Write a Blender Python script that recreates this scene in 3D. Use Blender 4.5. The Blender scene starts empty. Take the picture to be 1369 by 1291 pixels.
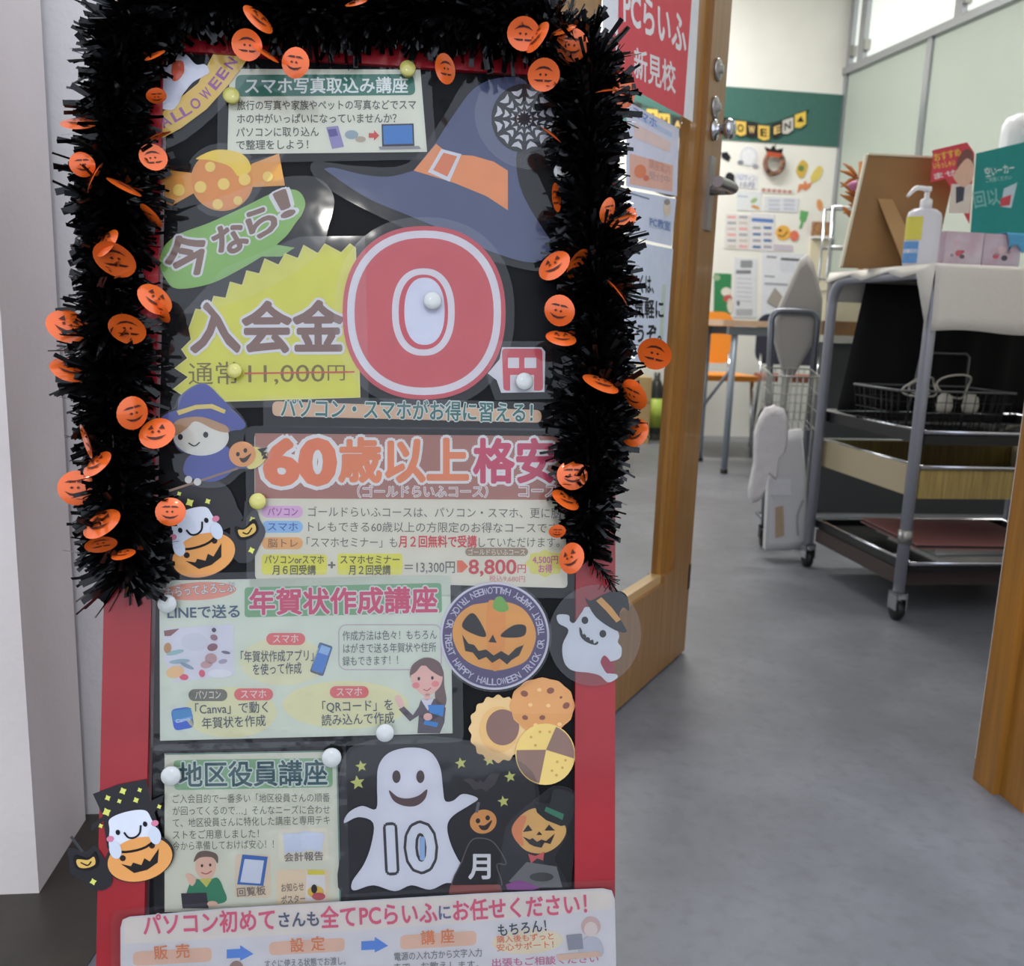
import bpy, random, math
from math import sin, cos, tan, pi, radians, sqrt, atan2
from mathutils import Vector, Matrix
random.seed(7)
V = Vector
SC = bpy.context.scene
COL = SC.collection

# ------------------------------------------------------------------ camera
F = 1200.0; CAMH = 0.72; PITCH = radians(10.4); ROLL = radians(2.05)
fw = V((0, cos(PITCH), -sin(PITCH)))
_r0 = V((1, 0, 0)); _u0 = V((0, sin(PITCH), cos(PITCH)))
rt = _r0 * cos(ROLL) + _u0 * sin(ROLL)
up = -_r0 * sin(ROLL) + _u0 * cos(ROLL)
C0 = V((0, 0, CAMH))
cam = bpy.data.cameras.new('camera'); camo = bpy.data.objects.new('camera', cam); COL.objects.link(camo)
cam.sensor_fit = 'HORIZONTAL'; cam.sensor_width = 36.0; cam.lens = 36.0 * F / 1369.0
cam.clip_start = 0.05; cam.clip_end = 60
m = Matrix.Identity(4)
for i, a in enumerate((rt, up, -fw)):
    for k in range(3): m[k][i] = a[k]
m.translation = C0
camo.matrix_world = m
cam.dof.use_dof = True; cam.dof.focus_distance = 0.9; cam.dof.aperture_fstop = 9.0
SC.camera = camo

# ------------------------------------------------------------------ light
w = bpy.data.worlds.new('world'); SC.world = w; w.use_nodes = True
bg = w.node_tree.nodes['Background']; bg.inputs[0].default_value = (0.80, 0.87, 1.0, 1); bg.inputs[1].default_value = 1.15

def area(name, loc, target, sx, sy, power, col=(1, 1, 1)):
    l = bpy.data.lights.new(name, 'AREA'); l.shape = 'RECTANGLE'; l.size = sx; l.size_y = sy; l.energy = power; l.color = col
    o = bpy.data.objects.new(name, l); COL.objects.link(o); o.location = loc
    o.rotation_euler = (V(target) - V(loc)).to_track_quat('-Z', 'Y').to_euler()
    return o
area('corridor_lamp_light', (-0.04, -2.0, 2.46), (-0.04, -2.0, 0), 0.2, 0.08, 10, (1.0, 0.97, 0.92))
area('room_lamp_light', (0.9, 3.1, 2.85), (0.9, 3.1, 0), 1.2, 0.4, 17, (1.0, 0.98, 0.95))
area('room_lamp_light', (0.4, 4.9, 2.85), (0.4, 4.9, 0), 1.2, 0.4, 32, (1.0, 0.98, 0.95))
area('daylight', (-2.6, 4.0, 1.7), (1.5, 4.0, 1.2), 2.4, 1.6, 22, (0.90, 0.95, 1.0))
SC.view_settings.view_transform = 'Standard'; SC.view_settings.look = 'None'
SC.view_settings.gamma = 1.0; SC.view_settings.use_curve_mapping = False
SC.view_settings.exposure = 0.45

# ------------------------------------------------------------------ helpers
def ray(x, y): return fw + rt * ((x - 684.5) / F) + up * ((645.5 - y) / F)
def at(x, y, Y):                       # point on the world plane Y = const
    d = ray(x, y); return C0 + d * (Y / d.y)
def ground(x, y, z=0.0):
    d = ray(x, y); return C0 + d * ((z - CAMH) / d.z)
class Plane:                           # a flat board, door or wall; at() gives points of it
    def __init__(s, P, u, v):
        s.P = V(P); s.u = V(u).normalized(); s.v = V(v).normalized(); s.n = s.u.cross(s.v)
    def at(s, x, y, h=0.0):
        d = ray(x, y); p = s.P + s.n * h
        return C0 + d * ((p - C0).dot(s.n) / d.dot(s.n))
    def loc(s, a, b, h=0.0): return s.P + s.u * a + s.v * b + s.n * h

def lin(c):
    c = c / 255.0
    return c / 12.92 if c <= 0.04045 else ((c + 0.055) / 1.055) ** 2.4
def hx(s):
    if isinstance(s, tuple): return tuple(lin(c) for c in s) + (1,)
    return tuple(lin(int(s[i:i + 2], 16)) for i in (0, 2, 4)) + (1,)
MATS = {}
def mat(name, col, rough=0.5, metal=0.0, var=0.0, vscale=8.0, bump=0.0, bscale=60.0, stretch=(1, 1, 1), emis=0.0, coat=0.0, alpha=1.0, spec=0.5, col2=None):
    if name in MATS: return MATS[name]
    m = bpy.data.materials.new(name); m.use_nodes = True; nt = m.node_tree; b = nt.nodes['Principled BSDF']
    c = hx(col); b.inputs['Base Color'].default_value = c
    b.inputs['Roughness'].default_value = rough; b.inputs['Metallic'].default_value = metal
    b.inputs['Specular IOR Level'].default_value = spec
    if coat: b.inputs['Coat Weight'].default_value = coat; b.inputs['Coat Roughness'].default_value = 0.08
    if alpha < 1: b.inputs['Alpha'].default_value = alpha
    if emis: b.inputs['Emission Color'].default_value = c; b.inputs['Emission Strength'].default_value = emis
    if var or bump:
        tc = nt.nodes.new('ShaderNodeTexCoord'); mp = nt.nodes.new('ShaderNodeMapping'); mp.inputs['Scale'].default_value = stretch
        nt.links.new(tc.outputs['Object'], mp.inputs[0])
    if var:
        n = nt.nodes.new('ShaderNodeTexNoise'); n.inputs['Scale'].default_value = vscale; n.inputs['Detail'].default_value = 5
        nt.links.new(mp.outputs[0], n.inputs['Vector'])
        r = nt.nodes.new('ShaderNodeValToRGB'); c2 = hx(col2) if col2 else tuple(x * (1 - var) for x in c[:3]) + (1,)
        c1 = c if col2 else tuple(min(1, x * (1 + var * 0.4)) for x in c[:3]) + (1,)
        r.color_ramp.elements[0].color = c2; r.color_ramp.elements[1].color = c1
        r.color_ramp.elements[0].position = 0.35; r.color_ramp.elements[1].position = 0.65
        nt.links.new(n.outputs[0], r.inputs[0]); nt.links.new(r.outputs[0], b.inputs['Base Color'])
    if bump:
        n = nt.nodes.new('ShaderNodeTexNoise'); n.inputs['Scale'].default_value = bscale; n.inputs['Detail'].default_value = 4
        nt.links.new(mp.outputs[0], n.inputs['Vector'])
        k = nt.nodes.new('ShaderNodeBump'); k.inputs['Strength'].default_value = bump; k.inputs['Distance'].default_value = 0.01
        nt.links.new(n.outputs[0], k.inputs['Height']); nt.links.new(k.outputs[0], b.inputs['Normal'])
    MATS[name] = m; return m
def ink(col):                                            # printed colour on paper, film's pale reflected veil mixed into brighter inks
    if isinstance(col, tuple) and max(col) > 70: col = tuple(int(c * .90 + 22) for c in col)
    nm = 'ink_' + (col if isinstance(col, str) else '_'.join(map(str, col)))
    return mat(nm, col, 0.55, spec=0.3, var=0.04, vscale=40)
def film_mat(name, fac, bump, bscale, tint=(1, 1, 1)):
    m = bpy.data.materials.new(name); m.use_nodes = True; nt = m.node_tree; nt.nodes.clear()
    o = nt.nodes.new('ShaderNodeOutputMaterial'); mx = nt.nodes.new('ShaderNodeMixShader')
    t = nt.nodes.new('ShaderNodeBsdfTransparent'); g = nt.nodes.new('ShaderNodeBsdfGlossy'); g.inputs['Roughness'].default_value = 0.06
    t.inputs[0].default_value = tint + (1,)
    lw = nt.nodes.new('ShaderNodeFresnel'); lw.inputs[0].default_value = 1.45
    ad = nt.nodes.new('ShaderNodeMath'); ad.operation = 'ADD'; ad.inputs[1].default_value = fac
    n = nt.nodes.new('ShaderNodeTexNoise'); n.inputs['Scale'].default_value = bscale; n.inputs['Detail'].default_value = 2
    tc = nt.nodes.new('ShaderNodeTexCoord'); nt.links.new(tc.outputs['Object'], n.inputs['Vector'])
    k = nt.nodes.new('ShaderNodeBump'); k.inputs['Strength'].default_value = bump; k.inputs['Distance'].default_value = 0.01
    nt.links.new(n.outputs[0], k.inputs['Height']); nt.links.new(k.outputs[0], g.inputs['Normal'])
    nt.links.new(lw.outputs[0], ad.inputs[0]); nt.links.new(ad.outputs[0], mx.inputs[0])
    nt.links.new(t.outputs[0], mx.inputs[1]); nt.links.new(g.outputs[0], mx.inputs[2]); nt.links.new(mx.outputs[0], o.inputs[0])
    return m

class MB:                                                # collects shapes, builds ONE mesh object
    def __init__(s): s.v = []; s.f = []; s.m = []; s.mats = []; s.sm = []
    def mi(s, mt):
        if mt not in s.mats: s.mats.append(mt)
        return s.mats.index(mt)
    def face(s, pts, mt, smooth=False):
        b = len(s.v); s.v += [V(p) for p in pts]; s.f.append(tuple(range(b, b + len(pts)))); s.m.append(s.mi(mt)); s.sm.append(smooth)
    def raw(s, vs, fs, mt, smooth=False):
        b = len(s.v); s.v += [V(p) for p in vs]; i = s.mi(mt)
        for f in fs: s.f.append(tuple(b + k for k in f)); s.m.append(i); s.sm.append(smooth)
    def prism(s, top, bot, mt, mt2=None):                # top & bottom outlines, same count
        n = len(top); b = len(s.v); s.v += [V(p) for p in top] + [V(p) for p in bot]; i = s.mi(mt); j = s.mi(mt2 or mt)
        s.f.append(tuple(range(b, b + n))); s.m.append(i); s.sm.append(False)
        s.f.append(tuple(range(b + 2 * n - 1, b + n - 1, -1))); s.m.append(j); s.sm.append(False)
        for k in range(n):
            s.f.append((b + k, b + n + k, b + n + (k + 1) % n, b + (k + 1) % n)); s.m.append(j); s.sm.append(False)
    def box(s, o, ax, ay, az, mt, bev=0.0):              # corner o and three edge vectors
        o = V(o); ax = V(ax); ay = V(ay); az = V(az)
        if ax.cross(ay).dot(az) < 0: o = o + ax; ax = -ax
        if bev:
            la, lb = ax.length, ay.length; bx_, by_ = ax.normalized() * bev, ay.normalized() * bev
            def ring(t, d):
                z = az * t; e = bx_ * d; g = by_ * d
                q = [o + z + e + by_ * 1, o + z + bx_ * 1 + g, o + z + ax - bx_ * 1 + g, o + z + ax - e + by_ * 1,
                     o + z + ax - e + ay - by_ * 1, o + z + ax - bx_ * 1 + ay - g, o + z + bx_ * 1 + ay - g, o + z + e + ay - by_ * 1]
                return q
            s.prism(ring(1, 0), ring(0, 0), mt); return
        s.prism([o + az, o + ax + az, o + ax + ay + az, o + ay + az], [o, o + ax, o + ax + ay, o + ay], mt)
    def tube(s, pts, r, mt, n=10, cap=True, closed=False):
        pts = [V(p) for p in pts]; b = len(s.v); i = s.mi(mt); N = len(pts); ref = None
        for k, p in enumerate(pts):
            a = pts[(k - 1) % N] if (closed or k > 0) else pts[0]; c = pts[(k + 1) % N] if (closed or k < N - 1) else pts[-1]
            t = (c - a).normalized()
            if ref is None:
                ref = t.orthogonal().normalized()
            ref = (ref - t * ref.dot(t)).normalized(); q = t.cross(ref)
            rr = r[k] if isinstance(r, (list, tuple)) else r
            for j in range(n):
                an = 2 * pi * j / n; s.v.append(p + (ref * cos(an) + q * sin(an)) * rr)
        for k in range(N if closed else N - 1):
            for j in range(n):
                k2 = (k + 1) % N
                s.f.append((b + k * n + j, b + k * n + (j + 1) % n, b + k2 * n + (j + 1) % n, b + k2 * n + j)); s.m.append(i); s.sm.append(True)
        if cap and not closed:
            s.f.append(tuple(b + j for j in range(n))[::-1]); s.m.append(i); s.sm.append(False)
            s.f.append(tuple(b + (N - 1) * n + j for j in range(n))); s.m.append(i); s.sm.append(False)
    def lathe(s, base, prof, mt, n=24, ax=V((0, 0, 1)), sx=1.0, sy=1.0, yaw=0.0):   # prof: (radius, height)
        base = V(base); ax = V(ax).normalized(); e = ax.orthogonal().normalized() if abs(ax.z) < .9 else V((cos(yaw), sin(yaw), 0)); q = ax.cross(e)
        b = len(s.v); i = s.mi(mt)
        for (r, h) in prof:
            for j in range(n):
                an = 2 * pi * j / n; s.v.append(base + ax * h + (e * cos(an) * sx + q * sin(an) * sy) * r)
        for k in range(len(prof) - 1):
            for j in range(n):
                s.f.append((b + k * n + j, b + k * n + (j + 1) % n, b + (k + 1) * n + (j + 1) % n, b + (k + 1) * n + j)); s.m.append(i); s.sm.append(True)
        s.f.append(tuple(b + j for j in range(n))[::-1]); s.m.append(i); s.sm.append(False)
        s.f.append(tuple(b + (len(prof) - 1) * n + j for j in range(n))); s.m.append(i); s.sm.append(False)
    def build(s, name, parent=None, label=None, cat=None, group=None, kind=None, origin=None):
        me = bpy.data.meshes.new(name)
        pw = V((0, 0, 0)) if parent is None else V(parent['_o'])
        if parent is None:
            if origin is None:
                lo = V((min(p[i] for p in s.v) for i in range(3))); hi = V((max(p[i] for p in s.v) for i in range(3)))
                origin = (lo + hi) / 2; origin.z = lo.z
            o0 = V(origin)
        else: o0 = pw
        me.from_pydata([tuple(p - o0) for p in s.v], [], s.f)
        for mt in s.mats: me.materials.append(mt)
        me.polygons.foreach_set('material_index', s.m); me.polygons.foreach_set('use_smooth', s.sm); me.update()
        o = bpy.data.objects.new(name, me); COL.objects.link(o)
        o.parent = parent
        if parent is None: o.location = o0
        o['_o'] = tuple(o0)
        tag(o, label, cat, group, kind); return o
def tag(o, label=None, cat=None, group=None, kind=None):
    if label: o['label'] = label
    if cat: o['category'] = cat
    if group: o['group'] = group
    if kind: o['kind'] = kind
    return o
def empty(name, loc, label=None, cat=None, group=None, kind=None):
    o = bpy.data.objects.new(name, None); COL.objects.link(o); o.location = loc; o['_o'] = tuple(loc); o.empty_display_size = 0.05
    return tag(o, label, cat, group, kind)

def sm(pts, k=5, closed=True):                           # Catmull-Rom through 2-D or 3-D points
    n = len(pts); out = []; D = len(pts[0])
    rng = range(n) if closed else range(n - 1)
    for i in rng:
        P = [pts[(i + j) % n] if closed else pts[max(0, min(n - 1, i + j))] for j in (-1, 0, 1, 2)]
        for t in range(k):
            t /= k
            out.append(tuple(0.5 * (2 * P[1][d] + (P[2][d] - P[0][d]) * t + (2 * P[0][d] - 5 * P[1][d] + 4 * P[2][d] - P[3][d]) * t * t + (3 * P[1][d] - P[0][d] - 3 * P[2][d] + P[3][d]) * t ** 3) for d in range(D)))
    if not closed: out.append(tuple(pts[-1]))
    return out
def ell(cx, cy, rx, ry, rot=0, n=36, e=2.0, a0=0, a1=360):
    r = radians(rot); out = []
    full = a1 - a0 >= 360
    for i in range(n if full else n + 1):
        t = radians(a0 + (a1 - a0) * i / n); c, s_ = cos(t), sin(t)
        x = rx * math.copysign(abs(c) ** (2 / e), c); y = ry * math.copysign(abs(s_) ** (2 / e), s_)
        out.append((cx + x * cos(r) - y * sin(r), cy - (x * sin(r) + y * cos(r))))
    return out
def rrect(x0, y0, x1, y1, r, n=5):
    out = []
    for (cx, cy, a) in ((x1 - r, y0 + r, 0), (x0 + r, y0 + r, 90), (x0 + r, y1 - r, 180), (x1 - r, y1 - r, 270)):
        for i in range(n + 1):
            t = radians(a + 90 * i / n); out.append((cx + r * cos(t), cy - r * sin(t)))
    return out
def quad_round(q, r=6, n=4):                             # quad corners tl,tr,br,bl with rounded corners
    out = []
    for i in range(4):
        p = V(q[i]); a = V(q[i - 1]); b = V(q[(i + 1) % 4])
        pa = p + (a - p).normalized() * r; pb = p + (b - p).normalized() * r
        for k in range(n + 1):
            t = k / n; out.append(tuple(pa * (1 - t) ** 2 + p * 2 * t * (1 - t) + pb * t * t))
    return out
def star(cx, cy, r, rot=0, k=5, inner=0.45):
    return [(cx + (r if i % 2 == 0 else r * inner) * cos(radians(90 + rot + i * 180 / k)), cy - (r if i % 2 == 0 else r * inner) * sin(radians(90 + rot + i * 180 / k))) for i in range(2 * k)]
def grow(pts, d):                                        # push a closed outline outwards
    n = len(pts); A = sum(pts[i][0] * pts[(i + 1) % n][1] - pts[(i + 1) % n][0] * pts[i][1] for i in range(n)); sg = 1 if A > 0 else -1
    out = []
    for i in range(n):
        a = V(pts[i - 1]); b = V(pts[(i + 1) % n]); t = b - a
        if t.length < 1e-6: out.append(pts[i]); continue
        t.normalize(); out.append((pts[i][0] + t.y * d * sg, pts[i][1] - t.x * d * sg))
    return out
def hull(pts):
    P = sorted(set((round(a, 2), round(b, 2)) for a, b in pts)); 
    def half(Q):
        h = []
        for p in Q:
            while len(h) > 1 and (h[-1][0] - h[-2][0]) * (p[1] - h[-2][1]) - (h[-1][1] - h[-2][1]) * (p[0] - h[-2][0]) <= 0: h.pop()
            h.append(p)
        return h
    a = half(P); b = half(P[::-1]); return a[:-1] + b[:-1]

TXT = {}
def glyphs(body, off):
    key = (body, off)
    if key in TXT: return TXT[key]
    cu = bpy.data.curves.new('t', 'FONT'); cu.body = body; cu.size = 1.0; cu.offset = off; cu.resolution_u = 3
    o = bpy.data.objects.new('t', cu); COL.objects.link(o)
    dg = bpy.context.evaluated_depsgraph_get(); dg.update()
    me = bpy.data.meshes.new_from_object(o.evaluated_get(dg))
    r = ([(v.co.x, v.co.y) for v in me.vertices], [tuple(p.vertices) for p in me.polygons])
    bpy.data.objects.remove(o); bpy.data.curves.remove(cu); bpy.data.meshes.remove(me)
    TXT[key] = r; return r

LAY = 0.00022
class Art:                                               # flat print on a plane, outlines in picture units
    def __init__(s, plane, h, x=None): s.pl = plane; s.h = h; s.mb = MB(); s.x = x or (lambda p: p); s.k = 0
    def P(s, p, layer): q = s.x(p); return s.pl.at(q[0], q[1], s.h + layer * LAY)
    def p(s, pts, col, layer=1):
        q = [s.P(a, layer) for a in pts]
        nrm = V((0, 0, 0))
        for i in range(len(q)): nrm += (q[i] - q[0]).cross(q[(i + 1) % len(q)] - q[0])
        if nrm.dot(s.pl.n) < 0: q = q[::-1]
        s.mb.face(q, ink(col) if not isinstance(col, bpy.types.Material) else col); return s
    def e(s, cx, cy, rx, ry, col, layer=1, rot=0, **k): return s.p(ell(cx, cy, rx, ry, rot, **k), col, layer)
    def r(s, x0, y0, x1, y1, col, layer=1, rad=3): return s.p(rrect(x0, y0, x1, y1, min(rad, abs(x1 - x0) / 2.01, abs(y1 - y0) / 2.01)), col, layer)
    def line(s, pts, wd, col, layer=2, closed=False):
        n = len(pts)
        L = []; R = []
        for i in range(n):
            a = V(pts[i - 1] if (i > 0 or closed) else pts[0]); b = V(pts[(i + 1) % n] if (i < n - 1 or closed) else pts[-1]); t = (b - a)
            if t.length < 1e-6: t = V((1, 0))
            t.normalize(); L.append((pts[i][0] - t.y * wd / 2, pts[i][1] + t.x * wd / 2)); R.append((pts[i][0] + t.y * wd / 2, pts[i][1] - t.x * wd / 2))
        mt = ink(col)
        for i in range(n if closed else n - 1):
            j = (i + 1) % n; s.p([L[i], L[j], R[j], R[i]], col, layer)
        return s
    def t(s, body, a, b, hpx, col, layer=3, off=0.012, out=None, ooff=0.05, shear=False, upx=None):
        """text whose middle line runs from a to b; hpx is the em height"""
        vs0, _ = glyphs(body, 0.0)
        xs = [q[0] for q in vs0]; x0, x1 = min(xs), max(xs)
        a = V(a); b = V(b); d = b - a; L = d.length; e = d / L
        n_ = V((0, -1)) if shear else V((e.y, -e.x))
        if upx: n_ = V(upx)
        def put(of, c, lay):
            vs, fs = glyphs(body, 0.0)
            if of > 0.006:
                k = 4 if of < 0.02 else (8 if of < .045 else 12)
                sh = [(of * cos(2 * pi * i / k + .4), of * sin(2 * pi * i / k + .4)) for i in range(k)] + ([(0, 0)] if k > 4 else []) + ([(of * .5 * cos(2 * pi * i / 6), of * .5 * sin(2 * pi * i / 6)) for i in range(6)] if k == 12 else [])
                nb_ = len(vs); n0 = len(vs); vs = [(a_ + dx, b_ + dy) for dx, dy in sh for a_, b_ in vs]; fs = [tuple(q + n0 * i for q in f_) for i in range(len(sh)) for f_ in fs]
            def mp(q):
                f = (q[0] - x0) / (x1 - x0); return tuple(a + e * (f * L) + n_ * ((q[1] - 0.36) * hpx))
            P3 = [s.P(mp(q), lay + (i_ // len(glyphs(body, 0.0)[0])) * 0.03) for i_, q in enumerate(vs)]
            fs2 = []
            for f in fs:
                nr = (P3[f[1]] - P3[f[0]]).cross(P3[f[2]] - P3[f[0]]); fs2.append(f if nr.dot(s.pl.n) >= 0 else f[::-1])
            s.mb.raw(P3, fs2, ink(c))
        if out: put(off + ooff, out, layer); layer += 1
        put(off, col, layer); return s
    def build(s, name, parent, label=None, **k):
        return s.mb.build(name, parent, label, **k)
def sheet(name, plane, pts, col, h, label=None, cat=None, group=None, th=0.0006, x=None, parent=None, mt=None):
    x = x or (lambda p: p); mb = MB(); pts = [x(p) for p in pts]
    A = sum(pts[i][0] * pts[(i + 1) % len(pts)][1] - pts[(i + 1) % len(pts)][0] * pts[i][1] for i in range(len(pts)))
    if A > 0: pts = pts[::-1]
    mb.prism([plane.at(a, b, h) for a, b in pts], [plane.at(a, b, h - th) for a, b in pts], mt or ink(col))
    return mb.build(name, parent, label, cat, group)
FILM = film_mat('laminate_film', 0.012, 0.035, 22.0)
FILM2 = film_mat('wrinkled_laminate', 0.012, 0.2, 40.0)
def film(plane, pts, h, parent, x=None, mt=None, th=0.0003):
    A = Art(plane, h, x); A.p(pts, mt or FILM, 0); return A.build('laminate_film', parent)
# ------------------------------------------------------------------ the setting
YAW = radians(7.0)
cu_ = V((cos(YAW), sin(YAW), 0)); cb_ = V((-sin(YAW), cos(YAW), 0)); Z = V((0, 0, 1))
WOOD = mat('oak_veneer', (152, 110, 62), 0.42, var=0.16, vscale=5, stretch=(14, 14, 1), coat=0.2)
WOOD2 = mat('oak_veneer_deep', (166, 112, 42), 0.4, var=0.22, vscale=5, stretch=(14, 14, 1), coat=0.2)
PAINT = mat('corridor_paint', (224, 221, 220), 0.8, var=0.06, vscale=5, bump=0.1, bscale=90)
PILLAR = mat('pillar_paint', (232, 222, 216), 0.75, var=0.06, vscale=4, bump=0.1, bscale=90)
ROOMW = mat('room_paint', (236, 236, 230), 0.8, var=0.02)
VINYL = mat('dark_vinyl', (52, 50, 48), 0.5, var=0.2)
ALU = mat('aluminium', (176, 178, 184), 0.35, metal=0.85)
CHROME = mat('chrome_tube', (200, 202, 208), 0.16, metal=1.0)
STEEL = mat('brushed_steel', (168, 166, 164), 0.32, metal=0.9)
BLACKP = mat('black_plastic', (20, 20, 22), 0.4)
WHITEP = mat('white_plastic', (236, 236, 238), 0.35)
# floor: grey mottled vinyl
def floor_mat(name, c1, c2, c3):
    m = bpy.data.materials.new(name); m.use_nodes = True; nt = m.node_tree; b = nt.nodes['Principled BSDF']
    b.inputs['Roughness'].default_value = 0.42
    tc = nt.nodes.new('ShaderNodeTexCoord')
    n1 = nt.nodes.new('ShaderNodeTexNoise'); n1.inputs['Scale'].default_value = 3.2; n1.inputs['Detail'].default_value = 9; n1.inputs['Roughness'].default_value = 0.65
    n2 = nt.nodes.new('ShaderNodeTexNoise'); n2.inputs['Scale'].default_value = 40; n2.inputs['Detail'].default_value = 6
    r = nt.nodes.new('ShaderNodeValToRGB'); r.color_ramp.elements[0].color = hx(c2); r.color_ramp.elements[1].color = hx(c1)
    r.color_ramp.elements[0].position = .38; r.color_ramp.elements[1].position = .62
    mx = nt.nodes.new('ShaderNodeMix'); mx.data_type = 'RGBA'; mx.inputs['B'].default_value = hx(c3)
    rr = nt.nodes.new('ShaderNodeValToRGB'); rr.color_ramp.elements[0].position = .5; rr.color_ramp.elements[1].position = .72
    rr.color_ramp.elements[1].color = (.35, .35, .35, 1)
    for n in (n1, n2): nt.links.new(tc.outputs['Object'], n.inputs['Vector'])
    nt.links.new(n1.outputs[0], r.inputs[0]); nt.links.new(r.outputs[0], mx.inputs['A']); nt.links.new(n2.outputs[0], rr.inputs[0])
    nt.links.new(rr.outputs[0], mx.inputs['Factor']); nt.links.new(mx.outputs['Result'], b.inputs['Base Color'])
    return m
FLOOR = floor_mat('grey_vinyl_floor', (122, 124, 131), (104, 106, 112), (88, 88, 92))
FLOOR_SHADE = floor_mat('shaded_floor', (74, 66, 58), (58, 52, 46), (48, 42, 38))  # brown tones painted in for shaded floor
mb = MB(); mb.box((-3.6, -3.2, -0.1), (9, 0, 0), (0, 11, 0), (0, 0, 0.1), FLOOR); mb.build('floor', kind='structure')
# floor shade painted as a darker sheet on the left, in front of the wall
def wallpt(x, d=0.0): return V((x, 1.17 + 0.1228 * (x + 0.62), 0)) - cb_ * d
def wseg(name, x0, x1, z0, z1, th, mt, d=0.0, parent=None):
    mb = MB(); a = wallpt(x0, d); b = wallpt(x1, d); mb.box(a + Z * z0, b - a, cb_ * th, Z * (z1 - z0), mt)
    return mb.build(name, parent, kind=None if parent else 'structure')
wf = wseg('wall_front', -3.2, -0.085, 0, 2.9, 0.1, PAINT)
wseg('wall_panel', 0.83, 3.4, 0, 2.9, 0.1, PAINT, parent=wf)
wseg('wall_panel', -0.085, 0.83, 2.06, 2.9, 0.1, PAINT, parent=wf)
# pillar that projects at the far left
pe = V((-0.566, 0.996, 0)); mb = MB(); mb.box(pe, -cu_ * 1.6, cb_ * 0.165, Z * 2.9, PILLAR); mb.build('wall_left', kind='structure')
a = wallpt(-0.62); mb = MB(); q = wallpt(-0.598, 0.004); e = wallpt(-0.09, 0.004)
mb.box(V((-2.2, -1.5, .0)), (1.75, 0, 0), (0, 2.9, 0), (0, 0, .0012), FLOOR_SHADE); mb.build('floor_shade_patch', kind='structure')  # thin dark sheet standing for the A-board's shade on the floor
# door frame
fr = MB(); J = V((0.777, 1.373, 0))
fr.box(J - cb_ * 0.05, cu_ * 0.05, cb_ * 0.05, Z * 2.04, WOOD2)
fr.box(J - cb_ * 0.105 + cu_ * 0.012, cu_ * 0.05, cb_ * 0.056, Z * 2.04, WOOD2)
fr.box(J - cb_ * 0.122 + cu_ * 0.03, cu_ * 0.06, cb_ * 0.02, Z * 2.06, WOOD2)
Jl = wallpt(-0.085)
fl = MB(); fl.box(Jl - cb_ * 0.012, cu_ * 0.045, cb_ * 0.125, Z * 2.04, WOOD2)
hd = MB(); hd.box(Jl - cb_ * 0.012 + Z * 2.04, cu_ * 0.94, cb_ * 0.125, Z * 0.045, WOOD2)
dfm = empty('trim_1', tuple(Jl), kind='structure')
fr.build('door_jamb', dfm); fl.build('door_jamb', dfm); hd.build('door_head', dfm)

# room shell
Wc = V((2.0, 6.0, 0)); a8 = radians(8); wu = V((cos(a8), sin(a8), 0)); wnrm = V((sin(a8), -cos(a8), 0))
FARP = Plane(Wc, wu, Z)
mb = MB(); mb.box(Wc - wu * 5.2, wu * 5.25, -wnrm * 0.1, Z * 2.9, ROOMW)
far = mb.build('wall_far', kind='structure')
GREEN = mat('green_display_cloth', (62, 106, 98), 0.8, var=0.05, vscale=30)
mb = MB(); mb.box(Wc - wu * 3.4 + Z * 1.857 + wnrm * 0.001, wu * 3.385, wnrm * 0.005, Z * 0.312, GREEN); mb.build('green_band', far, label='dark green band across white wall')
b13 = radians(13); ru = V((-sin(b13), cos(b13), 0)); rn = V((-cos(b13), -sin(b13), 0))      # ru goes away from the camera, rn into the room
FROST = mat('pale_green_panel', (172, 182, 173), 0.45, var=0.03, vscale=3)
GLASSW = mat('frosted_window', (232, 238, 232), 0.4, emis=0.35)
rw = empty('wall_right', tuple(Wc), kind='structure')
mb = MB(); mb.box(Wc - rn * 0.03, -ru * 5.2, -rn * 0.08, Z * 2.9, ROOMW); mb.build('wall_backing', rw)
def rpan(name, s0, s1, z0, z1, mt, d0=0.0, d1=0.02, par=rw, lab=None):
    m_ = MB(); m_.box(Wc - ru * s0 + rn * d0 + Z * z0, -ru * (s1 - s0), rn * (d1 - d0), Z * (z1 - z0), mt); return m_.build(name, par, lab)
edges = [0.0, 0.80, 1.72, 2.64, 3.56, 4.48]
for k in range(5):
    rpan('wall_panel', edges[k] + 0.03, edges[k + 1] - 0.01, 0.06, 2.285, FROST, -0.03, 0.0)
    rpan('mullion', edges[k] - 0.012 if k else 0.0, edges[k] + 0.028, 0.0, 2.29, ALU, -0.03, 0.016)
rpan('rail', 0, 4.6, 2.285, 2.325, ALU, -0.03, 0.03)
rpan('rail', 0, 4.6, 2.86, 2.9, ALU, -0.03, 0.03)
ed2 = [0.02, 0.16, 1.02, 1.94, 2.86, 3.8]
for k in range(5):
    wn_ = empty('window_%d' % (k + 1), tuple(Wc - ru * ed2[k] + Z * 2.33), kind='structure')
    rpan('pane', ed2[k] + 0.03, ed2[k + 1] - 0.03, 2.35, 2.84, GLASSW, -0.02, -0.01, wn_)
    rpan('window_frame', ed2[k] - 0.0, ed2[k] + 0.03, 2.325, 2.86, ALU, -0.02, 0.02, wn_)
    rpan('window_frame', ed2[k + 1] - 0.03, ed2[k + 1] - 0.0, 2.325, 2.86, ALU, -0.02, 0.02, wn_)
    rpan('window_catch', ed2[k] + 0.035, ed2[k] + 0.06, 2.38, 2.44, STEEL, -0.01, 0.03, wn_)
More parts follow.
